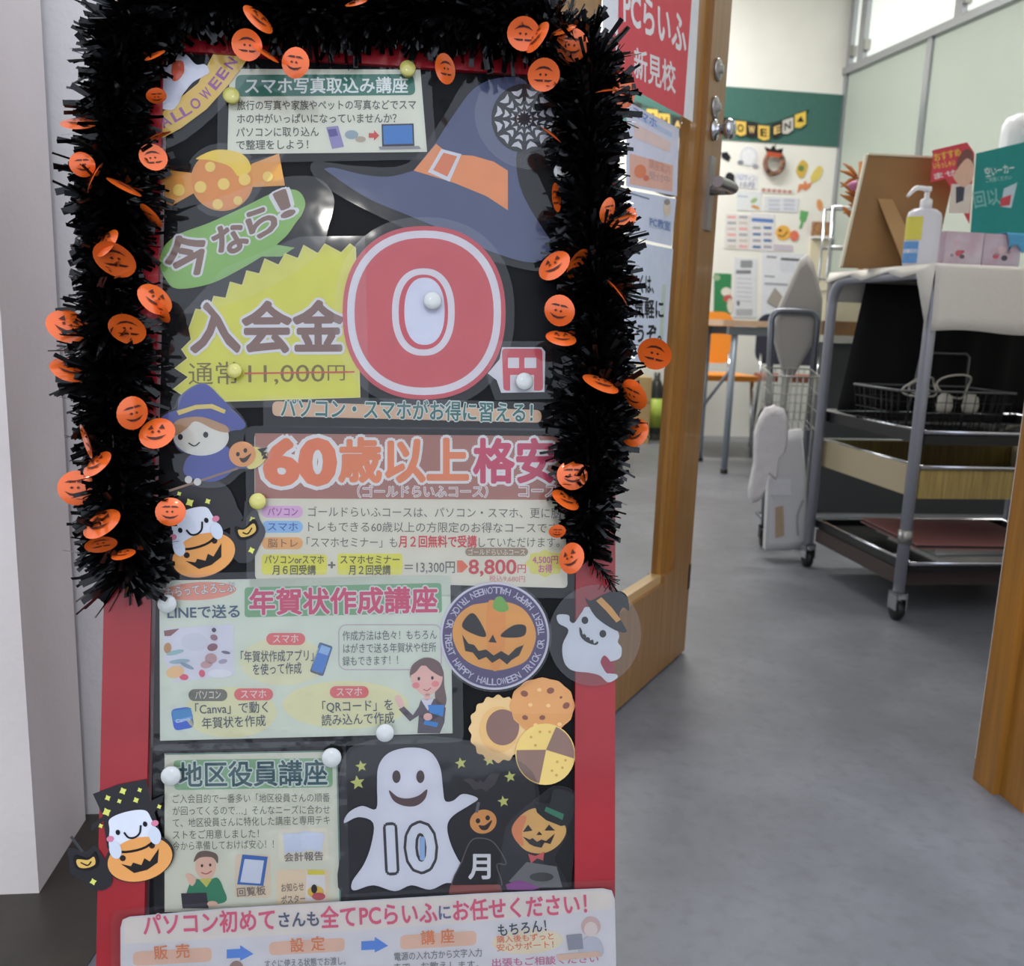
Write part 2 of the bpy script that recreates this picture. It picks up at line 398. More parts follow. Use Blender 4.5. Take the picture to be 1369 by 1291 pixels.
# left room wall and ceiling, beyond the frame
mb = MB(); mb.box((-3.15, 0.95, 0), (0.1, 0, 0), (0, 5.0, 0), Z * 2.9, ROOMW); mb.build('wall_side', kind='structure')
mb = MB(); mb.box(wallpt(-3.2) + Z * 2.9, cu_ * 6.6, cb_ * 6.0, Z * 0.08, ROOMW); mb.build('ceiling', kind='structure')
LAMP = mat('lamp_diffuser', (255, 252, 244), 0.5, emis=6.0)
def ceiling_lamp(x, y, z, sx, sy, lab):
    o = MB(); o.box((x - sx / 2, y - sy / 2, z), (sx, 0, 0), (0, sy, 0), (0, 0, 0.05), WHITEP)
    r_ = o.build('ceiling_light', label=lab, cat='lamp'); d = MB(); d.box((x - sx / 2 + .03, y - sy / 2 + .03, z - 0.012), (sx - .06, 0, 0), (0, sy - .06, 0), (0, 0, 0.011), LAMP)
    d.build('diffuser', r_)
ceiling_lamp(0.9, 3.1, 2.87, 1.2, 0.4, 'white ceiling light over the trolleys')
ceiling_lamp(0.4, 4.9, 2.87, 1.2, 0.4, 'white ceiling light near the display wall')
ceiling_lamp(-0.04, -2.0, 2.48, 0.3, 0.14, 'white corridor ceiling light behind the photographer')

# ------------------------------------------------------------------ door leaf
Lp = V((0.398, 1.905, 0)); ad = V((0.189, 0.335, 0)).normalized(); nd = V((ad.y, -ad.x, 0))
DOORP = Plane(Lp, ad, Z)
def dbox(u0, u1, z0, z1, d0, d1, mt, name, par, lab=None, bev=0):      # u measured from the latch edge towards the hinge
    m_ = MB(); m_.box(Lp - ad * u1 + nd * d0 + Z * z0, ad * (u1 - u0), nd * (d1 - d0), Z * (z1 - z0), mt); return m_.build(name, par, lab)
door = empty('door_1', tuple(Lp - ad * 0.8), kind='structure')
dbox(0, 0.105, 0.006, 2.02, -0.036, 0.0, WOOD, 'stile', door)
dbox(0.105, 0.165, 0.215, 1.86, -0.03, -0.010, WOOD2, 'glazing_bead', door)
dbox(0.105, 0.165, 0.006, 0.215, -0.036, -0.0005, WOOD, 'rail', door)
dbox(0.60, 0.80, 0.006, 2.02, -0.036, 0.0, WOOD, 'stile', door)
dbox(0.165, 0.60, 0.006, 0.200, -0.036, -0.001, WOOD, 'rail', door)
dbox(0.165, 0.60, 0.200, 0.217, -0.03, -0.008, mat('pale_bead', (196, 160, 110), 0.4), 'glazing_bead', door)
dbox(0.105, 0.60, 1.86, 2.02, -0.036, 0.0, WOOD, 'rail', door)
GL = film_mat('door_glass', 0.0, 0.0, 1.0, (0.95, 0.97, 0.965)); [n for n in GL.node_tree.nodes if n.type == 'FRESNEL'][0].inputs[0].default_value = 1.16
[n for n in GL.node_tree.nodes if n.type == 'BSDF_GLOSSY'][0].inputs['Roughness'].default_value = 0.02
m_ = MB(); q_ = [Lp - ad * u_ + nd * -.018 + Z * z_ for u_, z_ in ((.6, .217), (.165, .217), (.165, 1.86), (.6, 1.86))]; m_.face(q_, GL); m_.build('pane', door)
for (z, r) in ((1.205, 0.021), (1.136, 0.021)):
    m_ = MB(); m_.lathe(Lp - ad * 0.062 + Z * z, [(r, 0), (r, 0.004), (r * 0.8, 0.006), (0.008, 0.0065), (0.008, 0.012), (0.001, 0.012)], STEEL, 20, nd); m_.build('escutcheon', door)
m_ = MB(); m_.lathe(Lp - ad * 0.06 + Z * 1.095, [(0.02, 0), (0.02, 0.006), (0.009, 0.008), (0.009, 0.02), (0.018, 0.026), (0.02, 0.034), (0.014, 0.042), (0.001, 0.044)], CHROME, 20, nd); m_.build('lock_knob', door)
hp = dbox(0.045, 0.075, 0.905, 1.045, 0.0, 0.006, STEEL, 'handle_plate', door)
m_ = MB(); c = Lp - ad * 0.06 + Z * 0.982
m_.tube([c, c + nd * 0.045], 0.010, STEEL, 12); m_.tube(sm([c + nd * 0.038, c + nd * 0.052 - ad * 0.012, c + nd * 0.054 - ad * 0.05, c + nd * 0.05 - ad * 0.105], 5, False), 0.0105, STEEL, 12); m_.build('handle', door)
m_ = MB(); c = c - nd * 0.036
m_.tube([c, c - nd * 0.045], 0.010, STEEL, 12); m_.tube([c - nd * 0.042, c - nd * 0.047 - ad * 0.012, c - nd * 0.047 - ad * 0.135], 0.010, STEEL, 12); m_.build('handle', door)
dbox(0.0, 0.012, 0.15, 0.205, 0.0, 0.0012, mat('bronze_plate', (70, 50, 34), 0.4, metal=0.5), 'latch_plate', door)
for z in (0.25, 1.0, 1.75):
    m_ = MB(); m_.tube([Lp - ad * 0.806 + nd * 0.004 + Z * z, Lp - ad * 0.806 + nd * 0.004 + Z * (z + 0.09)], 0.007, STEEL, 10); m_.build('hinge', door)
# ------------------------------------------------------------------ A-board
psi = YAW; phi = radians(12.2)
ub = V((cos(psi), sin(psi), 0)); bk = V((-sin(psi), cos(psi), 0)); vb = Z * cos(phi) + bk * sin(phi)
P0 = C0 + ray(480, 1290) * 0.84
B = Plane(P0, ub, vb)
RED = mat('red_lacquer', (160, 18, 30), 0.38, var=0.15, vscale=9, bump=0.05, bscale=30, coat=0.3)
BOARD = mat('black_board', (17, 17, 19), 0.5, var=0.1, spec=0.15)
PINP = mat('clear_pin', (206, 208, 204), 0.15, coat=0.6)
PINY = mat('yellow_pin', (212, 204, 110), 0.2, coat=0.6)
ab = empty('a_board', tuple(B.loc(0, -0.123)), label='red framed black A-shaped sign board standing in front of doorway', cat='sign board')
def bbox_(u0, u1, v0, v1, h0, h1, mt, name, lab=None):
    m_ = MB(); m_.box(B.loc(u0, v0, h0), ub * (u1 - u0), vb * (v1 - v0), B.n * (h1 - h0), mt); return m_.build(name, ab, lab)
bbox_(-0.19, 0.205, -0.10, 0.86, -0.008, 0.0, BOARD, 'board_panel', 'matt black panel')
FT = 0.006
m_ = MB(); m_.prism([B.loc(*q, FT) for q in ((-0.233, -0.122), (-0.1925, -0.122), (-0.1925, 0.90), (-0.235, 0.90))], [B.loc(*q, -0.014) for q in ((-0.233, -0.122), (-0.1925, -0.122), (-0.1925, 0.90), (-0.235, 0.90))], RED); m_.build('frame_side', ab, 'red painted upright')
m_ = MB(); m_.prism([B.loc(*q, FT) for q in ((0.204, -0.122), (0.244, -0.122), (0.238, 0.90), (0.200, 0.90))], [B.loc(*q, -0.014) for q in ((0.204, -0.122), (0.244, -0.122), (0.238, 0.90), (0.200, 0.90))], RED); m_.build('frame_side', ab, 'red painted upright')
bbox_(-0.193, 0.2055, 0.853, 0.90, -0.014, FT - 0.0005, RED, 'frame_top', 'red painted top bar')
bbox_(-0.193, 0.204, -0.10, -0.05, -0.014, FT - 0.0005, RED, 'frame_bottom', 'red painted bottom bar')
for s_ in (-0.21, 0.205):
    t = B.loc(s_, 0.86, -0.03); g = V((t.x, t.y, 0)) + bk * 0.13 ; g.z = 0
    m_ = MB(); m_.box(g, ub * 0.025, bk * 0.018, t - g, RED); m_.build('rear_leg', ab)
t = B.loc(-0.21, 0.3, -0.03)
m_ = MB(); g = B.loc(-0.21, 0.86, -0.03); gg = V((g.x, g.y, 0)) + bk * 0.13; mid = gg.lerp(g, 0.3); m_.box(mid, ub * 0.44, bk * 0.015, Z * 0.03, RED); m_.build('rear_rail', ab)

pin_n = 0
def pin(x, y, h, lab, mt=PINP, r=0.0078):
    m_ = MB(); b = B.at(x, y, h); m_.lathe(b, [(r * 0.75, 0), (r * 0.45, 0.001), (r * 0.4, 0.004), (r * 0.9, 0.0055), (r, 0.007), (r * 0.92, 0.0085), (r * 0.3, 0.009)], mt, 18, B.n)
    return m_.build('push_pin', label=lab, cat='pin', group='push pins on the A-board')

H1 = 0.0016
# --- top paper: photo course
S = sheet('notice_paper', B, [(307, 92), (562, 93), (571, 203), (304, 206)], (232, 232, 212), H1, 'cream paper with green heading about phone photos, at top of board', 'poster', 'posters on the A-board')
A = Art(B, H1); A.p(quad_round([(315, 100), (553, 99), (556, 127), (314, 129)], 9), (52, 118, 98), 1)
A.t('スマホ写真取込み講座', (328, 115), (545, 114), 23, (240, 244, 240), 2, off=0.022); A.build('heading', S, 'green heading band with white lettering')
A = Art(B, H1)
for s_, a, b in (('旅行の写真や家族やペットの写真などでスマ', (317, 141), (556, 140)), ('ホの中がいっぱいになっていませんか？', (317, 159), (530, 158)), ('パソコンに取り込ん', (316, 177), (426, 176)), ('で整理をしよう！', (316, 194), (412, 193))):
    A.t(s_, a, b, 14, (84, 80, 76), 1)
A.build('lettering', S)
A = Art(B, H1)
A.p([(510, 166), (553, 165), (554, 195), (511, 196)], (60, 60, 70)).p([(512, 168), (551, 167), (552, 192), (513, 193)], (58, 128, 200), 2).p([(506, 196), (560, 195), (563, 199), (508, 200)], (150, 148, 150), 2)
A.p([(436, 170), (452, 168), (460, 196), (444, 199)], (150, 140, 190)).p([(438, 173), (449, 172), (452, 181), (441, 183)], (90, 80, 150), 2)
A.e(470, 180, 9, 6, (150, 170, 180)).e(482, 186, 7, 4, (190, 170, 150), 2).p([(493, 178), (500, 178), (500, 174), (507, 181), (500, 188), (500, 184), (493, 184)], (214, 72, 66), 2)
A.build('picture', S, 'small print of phones and a laptop')
film(B, quad_round([(292, 82), (575, 82), (584, 213), (290, 218)], 8), H1 + 0.0012, S)
# --- ribbon
def ribbon():
    out = [(192, 178), (206, 190), (241, 172), (276, 146), (305, 114), (322, 92), (331, 79), (319, 72), (318, 44), (297, 41), (279, 62), (285, 72), (265, 111), (232, 138), (200, 164)]
    S = sheet('halloween_ribbon', B, out, (234, 196, 92), H1 + 0.001, 'yellow curved ribbon cutout lettered HALLOWEEN with a little white ghost', 'decoration', 'paper cutouts on the A-board')
    A = Art(B, H1 + 0.001)
    cs = [(205, 170), (221, 162), (236, 154), (248, 147), (261, 138), (275, 125), (287, 111), (297, 98), (308, 84)]
    for ch, (x, y), r in zip('HALLOWEEN', cs, [28, 28, 30, 32, 36, 44, 50, 54, 56]):
        c, s_ = cos(radians(r)), sin(radians(r)); hw = 6.2
        A.t(ch, (x - hw * c, y + hw * s_), (x + hw * c, y - hw * s_), 20, (150, 84, 160), 1, off=0.02)
    A.build('lettering', S)
    A = Art(B, H1 + 0.0012)
    A.p(sm([(206, 108), (214, 92), (232, 84), (240, 70), (250, 74), (262, 86), (274, 86), (280, 96), (272, 102), (258, 110), (246, 124), (238, 134), (226, 136), (214, 142), (212, 132), (220, 122), (210, 116)]), (226, 228, 240), 2)
    A.p(sm([(231, 84), (244, 82), (246, 96), (238, 107), (230, 106)]), (224, 92, 60), 3).e(212, 104, 3, 4, (20, 20, 24), 3).p(sm([(214, 143), (224, 136), (238, 134), (238, 128), (242, 132), (232, 146), (220, 146)]), (226, 228, 240), 2)
    A.p([(196, 76), (212, 66), (226, 70), (222, 88), (204, 92)], (24, 22, 26), 3).p([(204, 66), (218, 62), (228, 68), (214, 70)], (220, 110, 50), 4)
    A.build('ghost_picture', S, 'white ghost in orange scarf')
    film(B, grow(sm([(186, 180), (204, 200), (248, 184), (300, 138), (344, 76), (322, 34), (290, 32), (240, 56), (196, 66), (184, 110)], 3), 2), H1 + 0.0028, S)
ribbon()
# --- candy
cd = [(213, 226), (256, 231)] + ell(297, 241, 42, 41, 0, 20, a0=165, a1=25)[::1] + [(336, 219), (373, 205), (381, 248), (340, 250)] + ell(297, 241, 42, 41, 0, 16, a0=-12, a1=-155) + [(224, 278)]
ORG = (238, 166, 74)
S = sheet('candy_cutout', B, cd, ORG, H1, 'orange wrapped candy cutout with yellow dots', 'decoration', 'paper cutouts on the A-board')
A = Art(B, H1)
A.p(ell(297, 241, 41, 40), (234, 150, 70), 1).p(sm([(262, 212), (290, 200), (324, 206), (336, 226), (320, 236), (306, 222), (280, 214)]), (246, 214, 74), 2)
for (x, y, r) in ((281, 223, 7), (268, 250, 8), (299, 246, 8), (291, 273, 7), (327, 240, 8), (239, 254, 8), (358, 236, 7), (318, 268, 6)): A.e(x, y, r, r, (246, 214, 110), 3)
A.build('print_pattern', S)
film(B, grow(cd[::2], 9), H1 + 0.001, S)
# --- green speech balloon
gb = sm([(216, 338), (222, 326), (241, 312), (279, 298), (323, 278), (367, 257), (396, 254), (408, 269), (404, 286), (396, 297), (384, 314), (372, 325)], 4, False)[:-1] + [(370, 327), (394, 331), (376, 343), (350, 343)] + sm([(350, 343), (323, 359), (282, 379), (238, 386), (222, 374), (213, 352), (216, 338)], 4, False)[1:-1]
S = sheet('speech_balloon_cutout', B, gb, (142, 190, 96), H1 + 0.0006, 'green speech balloon cutout with brown lettering, below the candy', 'decoration', 'paper cutouts on the A-board')
A = Art(B, H1 + 0.0006)
for ch, x, y, w_, r in (('今', 251, 343, 58, 28), ('な', 308, 319, 42, 28), ('ら', 349, 297, 38, 28), ('！', 380, 273, 14, 22)):
    c, s_ = cos(radians(r)), sin(radians(r))
    A.t(ch, (x - w_ / 2 * c, y + w_ / 2 * s_), (x + w_ / 2 * c, y - w_ / 2 * s_), {'今': 60, 'な': 46, 'ら': 44, '！': 46}[ch], (140, 108, 96), 1, off=0.035, out=(232, 230, 232), ooff=0.05)
A.build('lettering', S)
film(B, sm([(222, 300), (250, 280), (300, 262), (360, 240), (420, 236), (446, 262), (440, 300), (420, 345), (330, 398), (240, 420), (216, 400), (206, 350)], 4), H1 + 0.0018, S)
# --- yellow burst
tips = [(262, 413), (286, 396), (308, 377), (330, 362), (354, 346), (381, 339), (406, 328), (434, 326), (468, 326)]
yb = [(234, 492), (251, 479), (243, 467), (256, 454), (253, 439)]
for i, t in enumerate(tips):
    yb.append(t)
    if i < len(tips) - 1:
        n_ = tips[i + 1]; yb.append(((t[0] + n_[0]) / 2 + 5, (t[1] + n_[1]) / 2 + 12))
yb += [(475, 331), (481, 531), (400, 533), (300, 536), (252, 533), (232, 520), (252, 504)]
S = sheet('price_burst_cutout', B, yb, (224, 220, 78), H1 + 0.0008, 'yellow jagged burst cutout reading the joining fee, left of the big zero', 'sign', 'paper cutouts on the A-board')
A = Art(B, H1 + 0.0008); A.line(yb, 2.0, (232, 226, 130), 1, closed=True)
A.t('入会金', (256, 439), (458, 438), 72, (136, 102, 92), 2, off=0.035, out=(232, 230, 234), ooff=0.05); A.build('lettering', S, 'brown lettering with white edge')
A = Art(B, H1 + 0.0008); A.t('通常', (252, 500), (318, 499), 33, (120, 104, 50), 1, off=0.004).t('11,000', (332, 499), (434, 498), 33, (120, 104, 50), 1, off=0.0).t('円', (438, 498), (461, 498), 24, (120, 104, 50), 1, off=0.0)
A.line([(327, 499), (474, 497)], 2.2, (214, 84, 62), 2); A.build('price_lettering', S, 'thin dark lettering struck through in red')
film(B, grow([(240, 425), (300, 360), (400, 318), (486, 316), (492, 540), (230, 545), (220, 490)], 2), H1 + 0.0022, S)
# --- big zero
zo = ell(567, 418, 109, 116, 0, 60, e=2.25)
tail = [(652, 499), (668, 480), (671, 464), (724, 464), (729, 470), (728, 524), (670, 525), (664, 508)]
S = sheet('zero_cutout', B, zo, (212, 74, 86), H1 + 0.0016, 'big red number 0 cutout with white rings in the middle of board', 'sign', 'paper cutouts on the A-board')
A = Art(B, H1 + 0.0016)
A.p(ell(567, 418, 103, 110, 0, 60, e=2.25), (228, 226, 232), 1).p(ell(567, 418, 93, 100, 0, 60, e=2.25), (212, 84, 90), 2)
A.p(ell(566, 417, 42, 58.5, 0, 48, e=2.3), (228, 226, 232), 3).p(ell(566, 417, 33, 50, 0, 48, e=2.3), (212, 74, 86), 4).p(ell(567.5, 416, 27, 45, 0, 48, e=2.3), (224, 226, 240), 5)
A.build('ring_print', S)
film(B, ell(567, 418, 121, 128, 0, 50, e=2.25), H1 + 0.0034, S)
S = sheet('yen_cutout', B, tail, (226, 226, 230), H1 + 0.0012, 'small white and red yen character cutout beside the big zero', 'sign', 'paper cutouts on the A-board')
A = Art(B, H1 + 0.0012); A.p(quad_round([(671, 466), (725, 466), (726, 522), (673, 522)], 5), (212, 76, 88), 1)
for q in ((679, 478, 694, 492), (701, 478, 717, 492)): A.r(*q, (226, 226, 230), 2, 1)
A.r(682, 501, 714, 523, (226, 226, 230), 2, 1); A.build('print_pattern', S)
film(B, [(650, 500), (664, 456), (738, 456), (740, 533), (662, 535)], H1 + 0.003, S)
# --- witch hat
hat = sm([(433, 226), (446, 224), (484, 233), (520, 236), (553, 228)], 4, False)[:-1] + [(553, 228), (581, 193)] + sm([(581, 193), (604, 157), (634, 118), (668, 104), (702, 108), (716, 150), (700, 190), (690, 212), (700, 262), (742, 330)], 4, False)[1:-1] + sm([(742, 330), (714, 351), (656, 336), (600, 310), (546, 288), (488, 263), (433, 226)], 4, False)[:-1]
NAVY = (74, 84, 122)
S = sheet('witch_hat_cutout', B, hat, NAVY, H1 + 0.0004, 'large navy witch hat cutout with orange band above the zero', 'decoration', 'paper cutouts on the A-board')
A = Art(B, H1 + 0.0004); A.p([(553, 228), (583, 192), (600, 206), (632, 208), (660, 216), (679, 228), (679, 281), (650, 262), (606, 244)], (238, 150, 90), 1)
A.p([(590, 199), (617, 206), (601, 243), (572, 230)], (222, 222, 226), 2).p([(593, 204), (611, 209), (598, 236), (579, 227)], (226, 130, 84), 3)
A.build('hat_band', S, 'orange band and white buckle')
film(B, sm([(420, 216), (480, 222), (545, 218), (590, 160), (630, 98), (680, 90), (716, 120), (708, 200), (760, 330), (740, 352), (712, 362), (600, 330), (480, 276), (424, 240)], 4), H1 + 0.0012, S)
# --- web circle
S = sheet('spider_web_sticker', B, ell(701, 158, 44, 46, 0, 36), (52, 50, 56), H1 + 0.0012, 'round dark sticker with white spider web at top right of board', 'decoration', 'paper cutouts on the A-board')
A = Art(B, H1 + 0.0012)
for k in range(12):
    a0 = k * 30 + 4; a1 = a0 + 22; am = (a0 + a1) / 2
    for (r1, r2, dip) in ((40, 34, 4), (29, 24, 3.5), (19, 16, 3), (11, 9, 2)):
        def pp(r, a): return (701 + r * cos(radians(a)), 159 - r * sin(radians(a)) * 1.02)
        A.p([pp(r1, a0), pp(r1 - dip, am), pp(r1, a1), pp(r2 - 1, a1 - 2), pp(r2 - dip, am), pp(r2 - 1, a0 + 2)] if False else [pp(r1, a0), pp(r1 - dip * .6, am), pp(r1, a1), pp(r2, a1 - 3), pp(r2 - dip, am), pp(r2, a0 + 3)], (214, 214, 218), 1)
A.build('web_print', S)
film(B, ell(704, 158, 72, 66, -40, 36), H1 + 0.0022, S)
# --- strip below the zero
S = sheet('slogan_strip', B, quad_round([(364, 536), (724, 548), (724, 565), (364, 556)], 8), (226, 184, 146), H1 + 0.0002, 'beige strip with dark green lettering below the zero', 'sign', 'paper cutouts on the A-board')
A = Art(B, H1 + 0.0002); A.t('パソコン・スマホがお得に習える！', (376, 545), (712, 552), 28, (44, 104, 92), 1, off=0.02, out=(224, 232, 230), ooff=0.05); A.build('lettering', S)
film(B, [(352, 528), (740, 538), (742, 576), (352, 570)], H1 + 0.0016, S, mt=FILM2)
# --- witch girl
def witch():
    base = sm([(206, 560), (232, 545), (240, 528), (262, 514), (280, 514), (306, 537), (330, 566), (326, 590), (352, 596), (364, 606), (352, 622), (326, 630), (300, 650), (260, 650), (236, 636), (226, 600), (210, 576)], 4)
    out = sm([(213, 560), (236, 549), (240, 530), (262, 514), (279, 517), (304, 540), (328, 566), (318, 574), (306, 578), (300, 596), (310, 600), (322, 590), (340, 598), (350, 600), (358, 608), (346, 624), (330, 626), (312, 628), (302, 637), (279, 644), (247, 634), (250, 612), (262, 606), (242, 604), (232, 590), (230, 574), (216, 570)], 4)
    S = sheet('witch_girl_cutout', B, out, (90, 96, 150), H1 + 0.0018, 'little witch girl cutout in blue hat holding a small pumpkin', 'decoration', 'paper cutouts on the A-board')
    A = Art(B, H1 + 0.0018)
    BL = (72, 82, 160)
    A.p(sm([(247, 634), (250, 612), (268, 604), (300, 595), (317, 618), (302, 637), (279, 644)]), BL, 1)
    A.p(ell(269, 584, 37, 25), (232, 228, 216), 2)
    A.p(sm([(230, 576), (236, 562), (262, 556), (292, 560), (306, 574), (302, 578), (286, 574), (262, 563), (250, 572), (236, 582)]), (190, 146, 106), 3)
    A.p(sm([(213, 561), (232, 549), (270, 543), (306, 548), (328, 567), (318, 575), (296, 566), (268, 557), (240, 560), (222, 570)]), BL, 4)
    A.p(sm([(238, 550), (244, 530), (262, 515), (277, 514), (294, 530), (307, 545), (290, 545), (264, 541), (246, 546)]), BL, 5)
    A.p([(236, 549), (262, 541), (284, 540), (302, 548), (300, 553), (282, 546), (262, 547), (239, 555)], (232, 206, 110), 6)
    A.e(241, 584, 3.4, 4, (50, 46, 50), 4).e(275, 581, 3.4, 4, (50, 46, 50), 4).line(sm([(252, 592), (260, 596), (267, 591)], 4, False), 1.6, (40, 36, 40), 4)
    A.p(sm([(333, 600), (346, 598), (357, 606), (352, 618), (340, 626), (330, 624)]), (232, 220, 130), 3)
    for k in range(3): A.p([(344 + 5 * k, 600 + k * 3), (358, 598 + k * 7), (350, 606 + k * 4)], (40, 38, 40), 4)
    A.e(324, 607, 18, 17, (234, 160, 96), 5).e(318, 607, 2.5, 3, (50, 30, 26), 6).e(328, 602, 2.5, 3, (50, 30, 26), 6).p(sm([(320, 612), (326, 612), (336, 606), (330, 616), (324, 618)]), (60, 36, 30), 6)
    A.e(252, 641, 5, 5, (224, 220, 214), 5).e(264, 644, 5, 5, (224, 220, 214), 5).line([(226, 656), (318, 626)], 3, (150, 120, 100), 3)
    A.build('witch_print', S)
    film(B, base, H1 + 0.0038, S)
witch()
# --- cat, ghost and pumpkin stickers
def trio(cx, cy, rot, sc, catside, h, lab, hat):
    c, s_ = cos(radians(rot)), sin(radians(rot))
    X = lambda p: (cx + sc * (p[0] * c + p[1] * s_), cy - sc * (-p[0] * s_ + p[1] * c) * -1)
    # picture units: x right, y DOWN, origin at the face centre
    def X(p): return (cx + sc * (p[0] * c + p[1] * s_), cy + sc * (-p[0] * s_ + p[1] * c))
    k = catside
    catp = [(50 * k, 8), (66 * k, 10), (88 * k, 0), (90 * k, 16), (92 * k, 34), (78 * k, 50), (60 * k, 66), (40 * k, 56)]
    head = [(-33, -24), (-52, -14), (-50, -22), (-32, -30), (-38, -62), (-2, -66), (36, -64), (34, -34), (54, -38), (50, -30), (36, -18), (37, 14), (-37, 14)] if hat else sm([(-36, 10), (-38, -30), (-24, -62), (0, -58), (30, -62), (60, -44), (66, -10), (60, 12)], 3)
    body_ = ell(2, 36, 47, 32)
    mb_ = MB(); DK_ = mat('sticker_black', (26, 25, 29), .4)
    for j_, pl_ in enumerate((sm(catp, 3), head, body_)):
        pl_ = [X(p) for p in pl_]; ar = sum(pl_[i][0] * pl_[(i + 1) % len(pl_)][1] - pl_[(i + 1) % len(pl_)][0] * pl_[i][1] for i in range(len(pl_)))
        if ar > 0: pl_ = pl_[::-1]
        mb_.prism([B.at(p[0], p[1], h + j_ * .00004) for p in pl_], [B.at(p[0], p[1], h - .0006) for p in pl_], DK_)
    S = mb_.build('ghost_pumpkin_sticker', None, lab, 'sticker', 'ghost and pumpkin stickers')
    A = Art(B, h, X); YEL = (226, 226, 100)
    if hat:
        for (x, y, r) in ((-20, -52, 5), (2, -56, 6), (24, -52, 4), (-26, -34, 7), (16, -40, 5), (-6, -44, 4), (-38, -18, 4), (44, -24, 4)): A.p(star(x, y, r * .9, 10, 4, 0.6), YEL, 1)
    else:
        for (x, y, r) in ((-26, -44, 6), (-4, -52, 4), (6, -36, 7), (30, -30, 5), (58, 30, 4), (80, 12, 5)): A.p(star(x, y, r * .9, 10, 4, 0.6), YEL, 1)
    A.p(sm([(-28, -10), (-24, -24), (0, -28), (24, -24), (30, -10), (34, 14), (26, 26), (0, 30), (-28, 26), (-34, 12)]), (226, 230, 242), 2)
    A.p(ell(2, 38, 44, 29), (238, 158, 78), 3).line(sm([(-34, 16), (-14, 24), (14, 24), (36, 12)], 4, False), 3.2, (16, 14, 18), 4)
    A.p([(-24, 38), (-12, 44), (-8, 40), (2, 46), (8, 38), (14, 44), (30, 30), (24, 48), (8, 54), (-10, 54)], (30, 26, 26), 4)
    A.e(-20, 31, 4, 4, (40, 28, 26), 4).e(22, 24, 4, 4, (40, 28, 26), 4)
    A.e(-27, 18, 8, 12, (214, 222, 236), 5).e(29, 12, 8, 12, (214, 222, 236), 5)
    A.e(-18, -4, 3, 3.6, (20, 18, 22), 4).e(20, -6, 3, 3.6, (20, 18, 22), 4).line(sm([(-10, -2), (-6, 6), (2, 8), (10, 4), (14, -6)], 4, False), 2.6, (20, 18, 22), 4)
    A.e(-30, 2, 5, 4, (220, 120, 150), 4).e(33, -4, 5, 4, (220, 120, 150), 4)
    A.p(sm([(54 * k, 14), (66 * k, 20), (82 * k, 12), (84 * k, 28), (70 * k, 36), (54 * k, 32)]), (20, 18, 22), 4)
    A.p(sm([(57 * k, 20), (66 * k, 22), (80 * k, 18), (80 * k, 28), (70 * k, 32), (58 * k, 30)]), (226, 180, 84), 5)
    A.line(sm([(62 * k, 25), (68 * k, 29), (76 * k, 23)], 3, False), 1.8, (30, 20, 20), 6)
    A.line([(70 * k, 10), (80 * k, -14)], 4, (60, 60, 62), 2)
    A.p(star(66 * k, 52, 5, 0, 4, .6), YEL, 3)
    A.build('character_print', S, 'white ghost in an orange pumpkin with a black cat')
trio(259, 707, 18, 0.98, 1, H1 + 0.0012, 'ghost in pumpkin sticker with cat on the black board, under witch girl', False)
trio(176, 1112, 14, 1.0, -1, FT + 0.0012, 'ghost in pumpkin sticker with starry black hat on the left red frame', True)

# --- over-60 course poster
CR = (226, 222, 200)
S = sheet('course_poster', B, quad_round([(340, 579), (752, 583), (759, 786), (341, 775)], 7), CR, H1 + 0.0002, 'cream poster with brown heading for people over 60', 'poster', 'posters on the A-board')
A = Art(B, H1 + 0.0002); A.p([(341, 579), (750, 583), (754, 668), (341, 666)], (172, 112, 98), 1)
WH = (230, 230, 228)
A.t('60', (356, 616), (446, 616), 82, (232, 124, 76), 2, off=0.05, out=WH, ooff=0.065); A.t('歳以上', (454, 616), (625, 616), 62, (232, 132, 80), 2, off=0.04, out=WH, ooff=0.06)
A.t('格安', (634, 617), (740, 617), 62, (200, 62, 96), 2, off=0.035, out=WH, ooff=0.06)
A.t('（ゴールドらいふコース）', (478, 657), (652, 657), 17, (196, 150, 146), 2, off=0.0, out=WH, ooff=0.06); A.t('コース', (694, 656), (744, 656), 20, (200, 130, 130), 2, off=0.0, out=WH, ooff=0.07)
A.build('heading', S, 'brown heading band with orange and pink lettering')
A = Art(B, H1 + 0.0002)
for (y, c, s_, tc) in ((684, (226, 176, 216), 'パソコン', (150, 70, 150)), (704, (144, 190, 232), 'スマホ', (60, 100, 170)), (726, (238, 174, 100), '脳トレ', (150, 100, 60))):
    A.r(350, y - 8, 405, y + 8, c, 1, 8); A.t(s_, (358, y), (398, y), 13, tc, 2, off=0.01)
DK = (96, 94, 86)
A.t('ゴールドらいふコースは、パソコン・スマホ、更に脳', (412, 684), (750, 686), 15, DK, 1, off=0.004); A.t('トレもできる60歳以上の方限定のお得なコースです。', (412, 704), (752, 706), 15, DK, 1, off=0.004)
A.t('「スマホセミナー」も', (410, 725), (531, 725), 15, DK, 1, off=0.004).t('月２回無料で受講', (533, 724), (637, 724), 17, (212, 60, 66), 1, off=0.025).t('していただけます。', (640, 725), (748, 725), 15, DK, 1, off=0.004)
A.build('lettering', S)
A = Art(B, H1 + 0.0002)
A.r(350, 741, 437, 768, (232, 226, 74), 1, 4).r(451, 740, 538, 768, (232, 226, 74), 1, 4)
A.t('パソコンorスマホ', (354, 748), (433, 748), 13, (80, 76, 36), 2, off=0.015).t('月６回受講', (364, 762), (422, 762), 14, (80, 76, 36), 2, off=0.02)
A.t('スマホセミナー', (455, 748), (534, 748), 13, (80, 76, 36), 2, off=0.015).t('月２回受講', (466, 762), (522, 762), 14, (80, 76, 36), 2, off=0.02)
